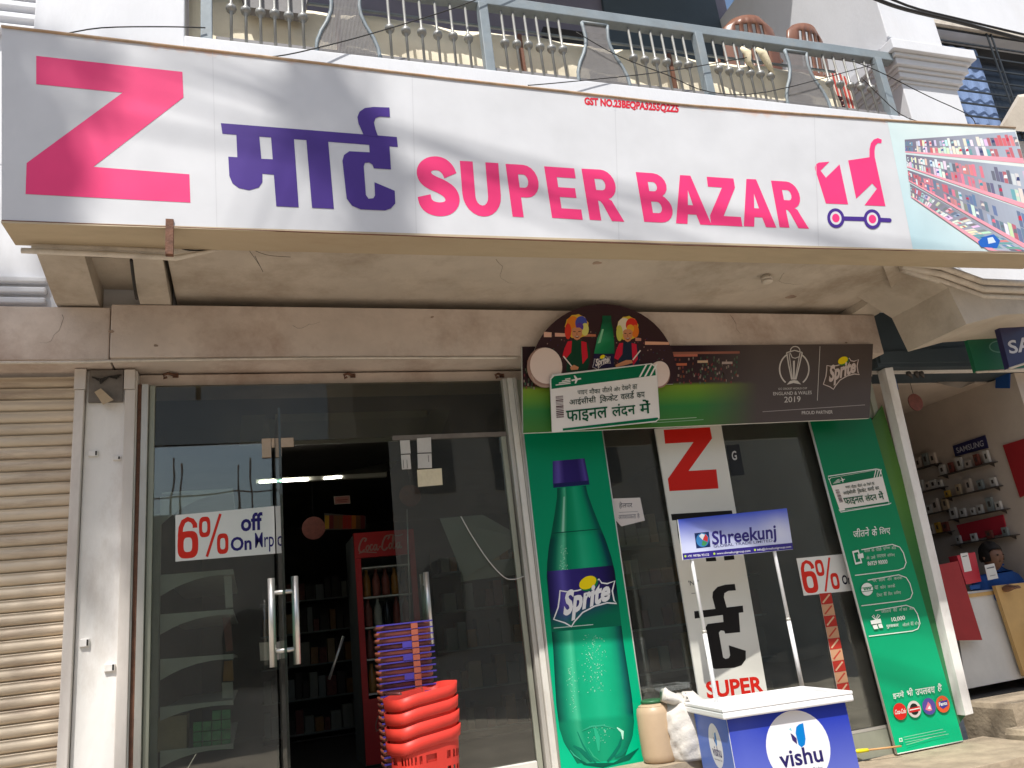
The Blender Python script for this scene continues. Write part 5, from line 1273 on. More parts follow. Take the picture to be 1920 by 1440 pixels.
def script(p, q, col):
    f = lambda u, v: bil(q, u, v); W = math.dist(f(0, 0), f(1, 0))
    def st(pts, w=.028): 
        out = []
        P_ = [Vector((*f(*a), 0)) for a in pts]
        for i in range(len(P_) - 1):
            A_ = P_[max(i - 1, 0)]; B_ = P_[i]; C_ = P_[i + 1]; D_ = P_[min(i + 2, len(P_) - 1)]
            for t_ in (0, .34, .67): out.append(.5 * ((2 * B_) + (C_ - A_) * t_ + (2 * A_ - 5 * B_ + 4 * C_ - D_) * t_ * t_ + (3 * B_ - A_ - 3 * C_ + D_) * t_ ** 3))
        out.append(P_[-1]); p.stroke([(a.x, a.y) for a in out], W * w, col)
    def cap(x): st([(x + .13, .25), (x + .17, .08), (x + .10, .04), (x + .03, .35), (x, .72), (x + .05, .88), (x + .12, .72)], .036)
    def oo(x, y=.68): st([(x + .04, y - .2), (x, y - .02), (x + .025, y + .15), (x + .06, y), (x + .065, y - .14), (x + .04, y - .2)])
    def cc_(x): st([(x + .06, .52), (x + .03, .46), (x, .66), (x + .02, .82), (x + .06, .72)])
    def aa(x): oo(x); st([(x + .075, .48), (x + .065, .70), (x + .08, .84), (x + .11, .74)])
    cap(.03); oo(.18); cc_(.265); aa(.34); st([(.46, .66), (.50, .64)])
    st([(.02, .95), (.10, .86), (.25, .92), (.40, .98)], .022)
    cap(.52); oo(.665); st([(.745, .72), (.79, .2), (.775, .05), (.755, .3), (.75, .75), (.775, .84), (.81, .7)]); aa(.83)
    st([(.60, .10), (.72, .0), (.86, .10), (.98, .06)], .022)
script(p, [(669, 1010), (757, 1000), (759, 1032), (671, 1040)], s(200, 150, 140)); p.build('header_lettering', 'paper', fr)
p = Print(plane_map((0, YF - .004, 0), (0, 1, 0)), FN, .002); script(p, [(701, 1342), (768, 1336), (770, 1368), (703, 1374)], s(170, 120, 110)); p.build('base_lettering', 'paper', fr)
for k, y in enumerate((1062, 1118, 1175, 1235, 1300)):
    z = fq(700, y).z; MB().box((X0 + .05, YF + .012, z - .012), (X1, YF + .55, z)).build('shelf', 'shelf_grey', fr)
rnd = random.Random(3)
for k, y in enumerate((1118, 1175, 1235, 1300)):
    z = fq(700, y).z
    for i in range(6):
        x = X0 + .09 + i * .075
        if x > X1 - .02: break
        c = MB().lathe([(.030, 0), (.032, .02), (.032, .13), (.013, .18), (.013, .21)], (x, YF + .08, z + .001), 8).build('drink_bottle', rnd.choice(['disc_red', 'amber', 'dark_glass', 'grey_board', 'disc_red', 'dark_glass']))
        tag(c, 'small drink bottle, %s from the left on the %s fridge shelf' % (['first', 'second', 'third', 'fourth', 'fifth', 'sixth'][i], ['upper', 'second', 'third', 'lowest'][k]), 'bottle', 'drinks in the fridge')
# basket stacks
def basket_mesh(w0, d0, h, tp):
    """open tapered basket with a wavy rim; returns rim/body builders in local coords"""
    n = 28; body = MB(); rim = MB()
    def ring(sc, z, wave=0):
        out = []
        for k in range(n):
            a = 2 * math.pi * k / n; e = lambda v: math.copysign(abs(v) ** .45, v)
            x = e(math.cos(a)); y = e(math.sin(a)); out.append(Vector((x * w0 / 2 * sc, y * d0 / 2 * sc, z + wave * (x * abs(x)) * .5)))
        return out
    return ring, n
def basket(t, z0, m, slots=True, w0=.40, d0=.27, h=.20, band=.062, cx=0, cy=0, rot=0, wave=.03):
    ring, n = basket_mesh(w0, d0, h, 0)
    C = Vector((cx, cy, z0)); R_ = Matrix.Rotation(rot, 4, 'Z')
    def L(pts): return [C + (R_ @ q) for q in pts]
    rr = [ring(.80, 0), ring(.93, h - band), ring(.95, h - band, wave), ring(1.0, h - band + .004, wave), ring(1.03, h, wave), ring(.985, h, wave), ring(.94, h - band, wave)]
    mb = MB(); vs = []
    for q in rr[1:]: vs += L(q)
    fs = []
    for j in range(len(rr) - 2):
        for k in range(n): k2 = (k + 1) % n; fs.append([j * n + k, j * n + k2, (j + 1) * n + k2, (j + 1) * n + k])
    rimo = mb.mesh(vs, fs, True).build('rim', m, t)
    # slotted sides
    sd = MB(); rows = 5; inn = 56
    def side(a, zf):
        e = lambda v: math.copysign(abs(v) ** .45, v); sc = .80 + .13 * zf
        return C + (R_ @ Vector((e(math.cos(a)) * w0 / 2 * sc, e(math.sin(a)) * d0 / 2 * sc, (h - band) * zf)))
    for j in range(rows * 2 + 1):
        z0f = j / (rows * 2 + 1); z1f = (j + 1) / (rows * 2 + 1)
        for k in range(inn):
            if slots and j % 2 == 1 and k % 2 == 1: continue
            a0_ = 2 * math.pi * k / inn; a1_ = 2 * math.pi * (k + 1) / inn
            sd.face([side(a0_, z0f), side(a1_, z0f), side(a1_, z1f), side(a0_, z1f)], True)
    sd.face([side(2 * math.pi * k / 28, 0) for k in range(28)])
    so_ = sd.build('side', m, t)
    return t
pos = PZ(795, 1470, .705); ctr = P(796, 1400, -.36)
zr = [P(800, y, -.36).z for y in (1292, 1318, 1345, 1372)]
for i, zt in enumerate(reversed(zr)):
    names = ['bottom red shopping basket of the front stack', 'second lowest red shopping basket of the front stack', 'second red shopping basket from the top of the front stack', 'topmost red shopping basket of the front stack']
    t = thing('shopping_basket', names[i], 'basket', (ctr.x, -.36, .703 if i == 0 else zt - .22), 'red shopping baskets')
    hh_ = (zt - .703) if i == 0 else .22
    basket(t, zt - hh_, 'basket_red', i == 0, w0=.335, d0=.23, h=hh_, band=.054, cx=ctr.x, cy=-.36, rot=.35, wave=.05)
    MB().tube([Vector((ctr.x, -.36, zt)) + Matrix.Rotation(.35, 4, 'Z') @ Vector((-.155, y, .002)) for y in (-.08, -.045, 0, .045, .08)], .007, 6).build('handle', 'maroon_plastic', t)
YB = -.115
cb = P(761, 1300, YB); zt, zbm = P(760, 1168, YB).z, .705
NB = 17
ORD = 'topmost,second,third,fourth,fifth,sixth,seventh,eighth,ninth,tenth,eleventh,twelfth,thirteenth,fourteenth,fifteenth,sixteenth,seventeenth,eighteenth,nineteenth,twentieth,twenty-first,twenty-second,twenty-third,twenty-fourth,twenty-fifth'.split(',')
NTOT = 25
def nth(k, n): return ORD[0] if k == 0 else ORD[k] + ' from the top'
for k in range(NB + 8):
    z = zt - .03 - k * .031
    if z < .72: break
    t = thing('stacked_basket', 'blue and orange rimmed basket, %s of the tall nested stack' % nth(k, NTOT), 'basket', (cb.x, YB, z), 'blue and orange nested baskets')
    m = MB(); e = lambda v: math.copysign(abs(v) ** .5, v); n = 24; vs = []; fs = []
    for (sc, zz) in ((.93, 0), (1.0, .008), (1.0, .022), (.9, .024)):
        for q_ in range(n): a = 2 * math.pi * q_ / n; vs.append((cb.x + e(math.cos(a)) * .142 * sc, YB + e(math.sin(a)) * .104 * sc, z + zz))
    for j in range(3):
        for q_ in range(n): q2 = (q_ + 1) % n; fs.append([j * n + q_, j * n + q2, (j + 1) * n + q2, (j + 1) * n + q_])
    m.mesh(vs, fs, True).build('rim', 'orange_plastic' if k % 3 else 'disc_red', t)
    MB().box((cb.x - .146, YB - .112, z + .023), (cb.x + .146, YB - .099, z + .030)).build('band', 'blue_plastic', t)
    MB().box((cb.x + .03, YB - .116, z - .004), (cb.x + .065, YB - .1125, z + .022)).build('clip', 'orange_plastic', t)
    if k in (3, 5, 8, 11, 13): MB().box((cb.x - .02, YB - .115, z), (cb.x + .028, YB - .1125, z + .028)).build('clip', 'blue_plastic', t)
ch = MB().tube([P(763, 955, .4), P(766, 1060, .45), P(769, 1168, .52)], .0045, 5).build('chain', 'steel'); tag(ch, 'thin beaded chain hanging above the blue and orange baskets', 'chain')

# ceiling pieces, discs, notices, boards (all in the gloom)
t = thing('transom_reflection', 'grey boards standing in for a pale reflection in the transom', 'reflection', P(680, 800, .9))  # solid boards added in the shape of a reflection, not a real fixture
YT = .9
MB().hexa([P(515, 775, YT), P(800, 765, YT), P(800, 782, YT), P(515, 792, YT)], [P(515, 775, YT + .1), P(800, 765, YT + .1), P(800, 782, YT + .1), P(515, 792, YT + .1)]).build('reflected_bar', 'fixture', t)
MB().prism([P(500, 757, YT + .12), P(838, 752, YT + .12), P(785, 826, YT + .12), P(508, 836, YT + .12)], (0, .01, 0)).build('back_panel', 'grey_board', t)
MB().prism([P(455, 765, YT), P(500, 760, YT), P(490, 830, YT), P(448, 834, YT)], (0, .03, 0)).build('end_plate', 'grey_board', t)
MB().prism([P(812, 758, YT), P(848, 755, YT), P(828, 815, YT), P(792, 818, YT)], (0, .03, 0)).build('end_plate', 'grey_board', t)
t = thing('tube_light', 'lit fluorescent tube glowing in the dark ceiling', 'lamp', P(560, 903, 1.6))
MB().tube([P(486, 904, 1.6), P(578, 899, 1.6)], .009, 8).build('tube', 'tube_lit', t)
MB().tube([P(608, 897, 1.62), P(640, 894, 1.62)], .009, 8).build('tube', 'tube_lit', t)
MB().prism([P(480, 899, 1.62), P(725, 886, 1.62), P(725, 893, 1.62), P(480, 906, 1.62)], (0, .05, 0)).build('housing', 'fixture', t)
t = thing('ceiling_panel', 'slanting grey panel hung under the dark ceiling', 'panel', P(680, 900, 2.0))
MB().prism([P(600, 893, 2.0), P(722, 888, 2.0), P(750, 862, 2.4), P(640, 896, 2.0)], (0, .02, 0)).build('panel', 'fixture', t)
def disc(lab, px, py, r, Y):
    c = P(px, py, Y); t = thing('round_hanger', lab, 'hanging sign', c)
    pts = [c + Vector((r * math.cos(a), 0, r * math.sin(a))) for a in [2 * math.pi * k / 24 for k in range(24)]]
    MB().prism(pts, (0, .006, 0)).build('disc', 'disc_red', t)
    MB().tube([c + Vector((0, .003, r)), c + Vector((.0, .003, r + .3))], .002, 4).build('string', 'cable_black', t)
disc('brown red round hanging sign near the right door', 769, 929, .075, .9)
disc('dim maroon round hanging sign deeper in the shop', 588, 990, .09, 2.0)
disc('small round sticker hanging in the phone shop doorway', 1717, 754, .07, .3)
t = thing('white_notice_cards', 'four white cards stuck in two columns high on the right glass door', 'cards', P(790, 880, .0))
mat('card_line', (0.16, 0.15, 0.14), 0.8, 0.2, 9, 0)
for a_, b_ in (((752, 851.5), (770, 850.5)), ((783, 849.6), (810, 848.6)), ((756, 862), (757, 878)), ((763, 862), (764, 878)), ((803, 853), (804, 866))):
    MB().tube([P(*a_, -.0005), P(*b_, -.0005)], .0016, 4).build('line', 'card_line', t)
for q in ([(750, 826), (768, 825), (770, 850), (752, 851)], [(752, 853), (769, 852), (771, 879), (754, 880)], [(782, 822), (808, 820), (809, 848), (783, 849)], [(783, 851), (809, 850), (810, 877), (784, 878)]):
    MB().prism([P(*c, .001) for c in q], (0, .008, 0)).build('card', 'white_card', t)
t = thing('paper_notice', 'small pale printed notice taped high on the right door', 'notice', P(805, 912, .0))
MB().prism([P(782, 881, .004), P(828, 878, .004), P(830, 909, .004), P(784, 913, .004)], (0, .001, 0)).build('sheet', 'cloth_cream', t)
t = thing('wall_poster', 'yellow and red poster strip on the back wall above the fridge', 'poster', P(650, 995, 2.4))
fm = plane_map((0, 2.4, 0), (0, 1, 0)); sheet(fm, [(608, 962), (686, 968), (686, 992), (608, 994)], FN, .004, 'board', 'dark_interior', t)
p = Print(fm, FN); rnd = random.Random(9)
for k in range(9):
    x = 609 + k * 8.4; p.poly([(x, 966), (x + 8, 966.5), (x + 8, 991), (x, 992)], rnd.choice([s(190, 110, 40), s(170, 50, 40), s(120, 80, 50), s(196, 150, 50), s(110, 40, 40)]))
p.build('print', 'paper', t)
t = thing('wall_poster', 'pink notice above the yellow and red poster', 'poster', P(640, 955, 2.4)); sheet(fm, [(626, 931), (656, 929), (657, 944), (627, 946)], FN, .004, 'board', 'stripe_pale', t)
p = Print(fm, FN); p.poly([(627, 932), (655, 930), (656, 943), (628, 945)], s(205, 140, 130)); p.stroke([(631, 938), (652, 936.5)], 1.2, s(160, 70, 70)); p.stroke([(633, 941), (650, 940)], .8, s(160, 90, 90)); p.build('print', 'paper', t)
t = thing('leaning_board', 'grey green tilted display board hung behind the right door', 'board', P(900, 1080, .5))
MB().hexa([P(824, 972, .15), P(905, 965, .15), P(985, 1010, .07), P(870, 1085, .10)], [P(824, 972, .17), P(905, 965, .17), P(985, 1010, .09), P(870, 1085, .12)]).build('board', 'grey_board', t)
MB().prism([P(868, 1058, .13), P(985, 1044, .13), P(987, 1074, .13), P(868, 1090, .13)], (0, .05, 0)).build('ledge', 'grey_board', t)
wire('pale cable sagging in front of the tilted display board', [P(864, 968, -.006), P(885, 1005, -.006), P(915, 1050, -.006), P(945, 1082, -.006), P(965, 1086, -.006), P(984, 1080, -.006)], .003, 'white_card', 'shop wiring')
# dim stocked racks filling the back of the shop
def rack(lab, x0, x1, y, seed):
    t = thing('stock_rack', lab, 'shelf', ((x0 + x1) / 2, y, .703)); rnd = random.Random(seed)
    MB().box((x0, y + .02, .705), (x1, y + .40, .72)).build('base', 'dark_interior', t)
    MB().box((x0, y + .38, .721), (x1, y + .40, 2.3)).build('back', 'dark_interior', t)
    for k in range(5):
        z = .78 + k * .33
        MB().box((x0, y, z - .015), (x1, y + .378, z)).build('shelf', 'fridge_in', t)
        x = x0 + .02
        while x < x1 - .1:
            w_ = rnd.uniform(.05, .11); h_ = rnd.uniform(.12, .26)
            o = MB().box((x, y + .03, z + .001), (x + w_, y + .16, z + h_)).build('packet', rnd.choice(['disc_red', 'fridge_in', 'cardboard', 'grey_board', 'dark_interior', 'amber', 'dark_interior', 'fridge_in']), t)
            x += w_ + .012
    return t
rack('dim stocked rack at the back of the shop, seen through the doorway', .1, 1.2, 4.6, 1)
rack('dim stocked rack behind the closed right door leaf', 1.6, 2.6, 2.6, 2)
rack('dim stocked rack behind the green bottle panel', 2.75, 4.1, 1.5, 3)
t = thing('steel_pole_rod', 'bright steel rod leaning at a slant in the doorway gloom', 'rod', P(618, 1275, .9))
MB().tube([P(644, 1193, .9), P(617, 1274, .9)], .009, 8).build('rod', 'steel', t)
# ================================================================ things standing in front of the shop
mat('drum_tan', (0.47, 0.345, 0.225), 0.4, 0.06, 6, 0.02)
mat('lid_green', (0.03, 0.12, 0.05), 0.4, 0.08, 6, 0)
mat('sack_white', (0.60, 0.57, 0.52), 0.8, 0.08, 9, 0.35, 55, stain=(0.42, 0.37, 0.3), stain_amt=0.3, stain_scale=6)
mat('table_white', (0.80, 0.80, 0.80), 0.35, 0.03, 6, 0.02)
mat('pole_white', (0.78, 0.78, 0.78), 0.3, 0.03, 8, 0)
mat('brush_yellow', (0.75, 0.66, 0.02), 0.4, 0.06, 10, 0)
mat('wood_stick', (0.55, 0.30, 0.12), 0.6, 0.15, 12, 0.1)
# tan plastic drum with green lid
c = PZ(1240, 1427, .778)
dr = thing('plastic_drum', 'tan plastic drum with a green lid beside the white sack', 'drum', (c.x, c.y, .778))
zt = P(1235, 1316, c.y).z; R = .098; H = zt - .778
MB().lathe([(R * .86, 0), (R * .97, .012), (R, .04), (R * 1.01, H * .5), (R * .99, H * .82), (R * .93, H * .92), (R * .75, H * .97), (R * .62, H)], (c.x, c.y, .778), 28).build('body', 'drum_tan', dr)
MB().lathe([(R * .60, H), (R * .66, H + .003), (R * .66, H + .014), (R * .60, H + .018)], (c.x, c.y, .778), 28).build('lid', 'lid_green', dr)
MB().tube([Vector((c.x, c.y, .778 + H * .955)) + Vector((R * .8 * math.cos(a), R * .8 * math.sin(a), 0)) for a in [2 * math.pi * k / 20 for k in range(21)]], .004, 5).build('neck_ring', 'drum_tan', dr)
# white woven sack
c = PZ(1306, 1420, .778)
sk = thing('woven_sack', 'lumpy white woven sack slumped beside the tan drum', 'sack', (c.x, c.y, .778))
vs = []; fs = []; n = 40; rows = 22; rnd = random.Random(6)
zt = P(1315, 1300, c.y).z; H = zt - .778 + .01
for j in range(rows + 1):
    v = j / rows
    rad = .150 * (1 - .16 * (2 * abs(v - .42)) ** 2.6) * (1 if v < .78 else 1 - (v - .78) * 2.6)
    for k in range(n):
        a = 2 * math.pi * k / n
        r = rad * (1 + .05 * math.sin(3 * a + v * 5) + .04 * math.sin(7 * a - v * 9) + .03 * math.sin(11 * a + 16 * v) + .018 * math.sin(5 * a - 30 * v))
        vs.append((c.x + r * math.cos(a) * 1.05, c.y + r * math.sin(a) * .72, .778 + H * v + .012 * math.sin(5 * a) * v))
for j in range(rows):
    for k in range(n): k2 = (k + 1) % n; fs.append([j * n + k, j * n + k2, (j + 1) * n + k2, (j + 1) * n + k])
fs.append(list(range(n))[::-1]); fs.append([rows * n + k for k in range(n)])
MB().mesh(vs, fs, True).build('bag', 'sack_white', sk)
tw = [Vector((c.x - .06, c.y - .01, .778 + H * .86)), P(1284, 1318, c.y - .02), P(1268, 1312, c.y - .03), P(1250, 1306, c.y - .03), P(1243, 1302, c.y - .02)]
n = 14; vs = []; fs = []
for j, (q, r) in enumerate(zip(tw, (.075, .058, .034, .040, .046))):
    for k in range(n): a = 2 * math.pi * k / n; r2 = r * (1 + .18 * math.sin(4 * a + j) + .1 * math.sin(7 * a)); vs.append(q + Vector((.25 * r2 * math.cos(a), r2 * math.sin(a) * .8, r2 * math.cos(a) * .75)))
for j in range(4):
    for k in range(n): k2 = (k + 1) % n; fs.append([j * n + k, j * n + k2, (j + 1) * n + k2, (j + 1) * n + k])
fs.append([4 * n + k for k in range(n)])
MB().mesh(vs, fs, True).build('tied_corner', 'sack_white', sk)

# promotional counter with header on two poles
fl = PD(1357, 1330, 3.9)                    # top front-left corner of the cabinet
ztop = fl.z
th_ = math.radians(-8); ux = Vector((math.cos(th_), math.sin(th_), 0)) * .66; uy = Vector((-math.sin(th_), math.cos(th_), 0)) * .45
base = .363
cn = thing('promo_counter', 'white topped blue promotion counter with a header board on two poles', 'counter', (fl.x + ux.x / 2, fl.y, base))
def cbox(u0, u1, v0, v1, z0, z1, name, m, bev=.006):
    q = [fl + ux * u + uy * v for u, v in ((u0, v0), (u1, v0), (u1, v1), (u0, v1))]
    return MB().hexa([Vector((a.x, a.y, z0)) for a in q], [Vector((a.x, a.y, z1)) for a in q]).build(name, m, cn, bevel=bev)
T = .045
body = cbox(0.015, .985, .03, .97, base, ztop - T - .001, 'cabinet', 'table_white', .004)
topo = cbox(-.03, 1.03, -.06, 1.06, ztop - T, ztop - .012, 'table_top', 'table_white', .008)
# raised rim on the top
for (a, b, c_, d) in ((-.03, 1.03, -.06, .0), (-.03, 1.03, 1.0, 1.06), (-.03, .0, .001, .999), (1.0, 1.03, .001, .999)): cbox(a, b, c_, d, ztop - .0118, ztop + .004, 'rim', 'table_white', .003)
VISH = s(40, 32, 92)
ux_n = ux.normalized(); fn = Vector((ux.y, -ux.x, 0)).normalized()
if fn.y > 0: fn = -fn
F0 = fl + ux * .015 + uy * .03; FW = ux.length * .97; FH = ztop - T - base - .004
fmu = uv_map(Vector((F0.x, F0.y, base + .002)), ux_n, Vector((0, 0, 1)))
p = Print(fmu, fn, .0015)
def blue(u, v):
    c = lerp3(s(30, 52, 168), s(120, 130, 200), max(0, min(1, v * 1.5 - .1)))
    return lerp3(c, s(96, 110, 196), .35 * math.exp(-((u - .1) / .15) ** 2))
p.grid([(.001, FH), (FW - .001, FH), (FW - .001, 0), (.001, 0)], blue, 10, 10)
def vish(p, cx, cz, r, sx=1.0):
    E = lambda x, z: (cx + x * r * sx, cz + z * r)
    p.ell(cx, cz, r * sx, r, s(226, 226, 230), 0, 40)
    p.poly([E(.02, .06), E(.0, .38), E(.06, .54), (E(.16, .60)), E(.30, .62), E(.28, .20), E(.22, .04), E(.10, -.02)], s(0, 120, 196))
    p.poly([E(-.02, .08), E(-.14, .20), E(-.16, .40), E(-.10, .36), E(.0, .24)], s(56, 40, 100)); p.poly([E(-.18, .5), E(-.10, .45), E(-.12, .55)], s(130, 200, 210))
    p.text('vishu', [E(-.66, -.02), E(.70, -.02), E(.70, -.48), E(-.66, -.48)], VISH, .02)
    p.text('Choice of People, Today', [E(-.55, -.58), E(.62, -.58), E(.62, -.68), E(-.55, -.68)], s(110, 105, 120), .004)
rp = FW * .262
vish(p, FW * .535, FH - .004 - rp, rp)
p.build('front_print', 'vinyl', body)
# left side print
S0 = fl + ux * .015 + uy * .97; sw = (uy * .94); sn = Vector((-ux_n.x, -ux_n.y, 0))
p = Print(uv_map(Vector((S0.x, S0.y, base + .002)), -sw.normalized(), Vector((0, 0, 1))), sn, .0015); SW = sw.length
p.grid([(.001, FH), (SW - .001, FH), (SW - .001, 0), (.001, 0)], lambda u, v: lerp3(s(40, 90, 190), s(130, 150, 210), max(0, min(1, v * 1.6 - .05))), 4, 8)
vish(p, SW * .55, FH - .14, .105, .78); p.build('side_print', 'vinyl', body)
# poles and header
hl, hr = PD(1302, 1050, 4.16), PD(1460, 1034, 4.3)
pb_l = fl + ux * .02 + uy * .22; pb_r = fl + ux * .86 + uy * .75
for (lo, px, py) in ((PZ(1343, 1312, ztop), 1302, 1049), (PZ(1503, 1282, ztop), 1460, 1032)):
    d = ray(px, py); tpar = ((lo - CAM).y) / d.y; hi = CAM + d * tpar
    x, y = lo.x, lo.y; hi_z = hi.z + .20
    po = MB().tube([(x, y, ztop - .02), (x, y, (ztop + hi_z) / 2 - .12)], .0125, 12).build('pole', 'pole_white', cn)
    MB().tube([(x, y, (ztop + hi_z) / 2 - .12), (x, y, hi_z)], .0105, 12).build('upper_pole', 'pole_white', po)
    MB().tube([(x, y, (ztop + hi_z) / 2 - .128), (x, y, (ztop + hi_z) / 2 - .112)], .0132, 12).build('joint_ring', 'alu', po)
pl = PZ(1343, 1312, ztop); pr_ = PZ(1503, 1282, ztop); HO = pl + Vector((0, -.014, 0)); hn = Vector(((pr_ - pl).y, -(pr_ - pl).x, 0)).normalized()
if hn.y > 0: hn = -hn
HO = pl + hn * .014
hm = plane_map(HO, hn)
HQ2 = [(1271, 974), (1475, 953), (1487, 1030), (1281, 1050)]
hb = sheet(hm, HQ2, hn, .008, 'header', 'table_white', cn)
p = Print(hm, hn, .0012)
p.grid(HQ2, lambda u, v: lerp3(lerp3(s(60, 84, 200), s(200, 206, 236), min(1, v * 1.5)), s(235, 236, 244), .5 * math.exp(-((u - .9) / .12) ** 2 - ((v - .5) / .3) ** 2)), 10, 8)
B2 = lambda u, v: bil(HQ2, u, v)
p.poly([B2(0, .84), B2(1, .84), B2(1, .995), B2(0, .995)], s(52, 40, 130))
def G2(pts): return [(1240 + x / 4, 920 + y / 4) for x, y in pts]
p.poly(G2([(247, 320), (355, 308), (368, 422), (262, 434)]), s(22, 44, 92))
p.ell(*G2([(308, 370)])[0], 12, 13, s(60, 130, 190)); p.poly(G2([(308, 368), (330, 325), (348, 350), (345, 385)]), s(205, 60, 60)); p.poly(G2([(308, 370), (280, 340), (300, 322), (325, 330)]), s(225, 230, 235)); p.poly(G2([(308, 372), (345, 390), (325, 415), (300, 410)]), s(70, 150, 90))
p.text('Shreekunj', G2([(375, 305), (855, 252), (865, 390), (383, 440)]), s(50, 40, 120), .022)
p.text('GLOBAL TRADE LIMITED', G2([(388, 407), (830, 364), (832, 384), (392, 428)]), s(70, 70, 120), .004)
wt = s(225, 225, 235)
p.text('+91 99786 93132', G2([(195, 483), (355, 470), (357, 488), (197, 501)]), wt, .012); p.text('www.shreekunjgroup.com', G2([(412, 464), (665, 441), (667, 464), (414, 485)]), wt, .012); p.text('info@shreekunjgroup.com', G2([(716, 434), (970, 410), (972, 432), (718, 457)]), wt, .012)
for x, y in ((178, 492), (395, 473), (700, 445)): p.ell(*G2([(x, y)])[0], 2, 2.2, s(180, 210, 80))
p.build('header_print', 'vinyl', hb)
# yellow-tipped brush on the rubble step
bz = .612
a = PZ(1604, 1409, bz); b = PZ(1690, 1399, bz)
br = thing('brush', 'yellow plastic brush with a wooden stick lying on the rubble step', 'brush', (a.x, a.y, bz - .012))
m_ = a.lerp(b, .28)
MB().tube([a, a.lerp(b, .05), m_], [.008, .0125, .010], 8).build('head', 'brush_yellow', br); MB().tube([m_, b], .006, 6).build('stick', 'wood_stick', br)
# ================================================================ phone shop next door
mat('phone_wall', (0.54, 0.46, 0.39), 0.8, 0.08, 3, 0.08, 40, stain=(0.34, 0.28, 0.22), stain_amt=0.3, stain_scale=2)
mat('counter_white', (0.62, 0.62, 0.60), 0.5, 0.06, 6, 0.03)
mat('counter_tan', (0.56, 0.36, 0.14), 0.5, 0.08, 7, 0.05)
mat('board_red', (0.34, 0.02, 0.025), 0.5, 0.08, 7, 0.03)
mat('board_crimson', (0.50, 0.03, 0.05), 0.5, 0.08, 7, 0.03)
mat('board_navy', (0.025, 0.025, 0.09), 0.4, 0.06, 7, 0)
mat('board_green', (0.02, 0.16, 0.08), 0.4, 0.08, 7, 0)
mat('dark_trim', (0.06, 0.05, 0.045), 0.5, 0.1, 8, 0)
mat('shirt_blue', (0.015, 0.075, 0.28), 0.85, 0.12, 14, 0.1)
mat('hair', (0.012, 0.010, 0.009), 0.6, 0.2, 40, 0.4, 150)
mat('skin', (0.20, 0.105, 0.068), 0.5, 0.06, 20, 0.05)
mat('trouser', (0.05, 0.05, 0.06), 0.85, 0.1, 14, 0.1)
XW = 5.8
ps = thing('phone_shop_room', 'beige walled phone shop room open to the steps at the right edge', 'room', (5.3, 1.2, .735))
MB().box((XW, .05, .736), (XW + .15, 3.2, 3.04)).build('side_wall', 'phone_wall', ps)
MB().box((4.41, 3.2, .70), (XW + .15, 3.3, 3.04)).build('back_wall', 'phone_wall', ps)
MB().box((4.401, .26, .62), (XW + .15, 3.2, .734)).build('floor', 'int_floor', ps)
MB().box((4.401, .31, 3.04), (XW + .15, 3.3, 3.10)).build('ceiling', 'phone_wall', ps)
MB().box((XW + .151, -.002, .003), (9, .3, 3.04)).build('front_wall', 'white_wall', ps)
wm = plane_map((XW, 0, 0), (1, 0, 0)); WN = Vector((-1, 0, 0))
def wboard(name, label, cat, q, m, thick=.012, off=.012):
    f = plane_map((XW - off, 0, 0), (1, 0, 0)); t = thing(name, label, cat, f(*q[-1])); sheet(f, q, WN, thick - .001, 'board', m, t); return t, f
t, f = wboard('brand_sign', 'small navy maker sign on the phone shop wall', 'sign', [(1786, 836), (1846, 816), (1852, 840), (1791, 856)], 'board_navy')
p = Print(f, WN); p.text('SAMSUNG', [(1792, 840), (1843, 825), (1845, 836), (1795, 850)], s(190, 190, 200), .01); p.build('lettering', 'paper', t)
t, f = wboard('wall_banner', 'tilted red banner at the right edge of the phone shop wall', 'banner', [(1880, 835), (1960, 810), (1980, 900), (1912, 933)], 'board_red')
wboard('wall_poster', 'orange and red poster among the phone accessory shelves', 'poster', [(1793, 985), (1880, 965), (1888, 1000), (1805, 1015)], 'board_crimson')
wboard('wall_sticker', 'small blue sticker under the phone shop ceiling', 'sticker', [(1867, 704), (1893, 700), (1892, 728), (1866, 728)], 'shirt_blue')
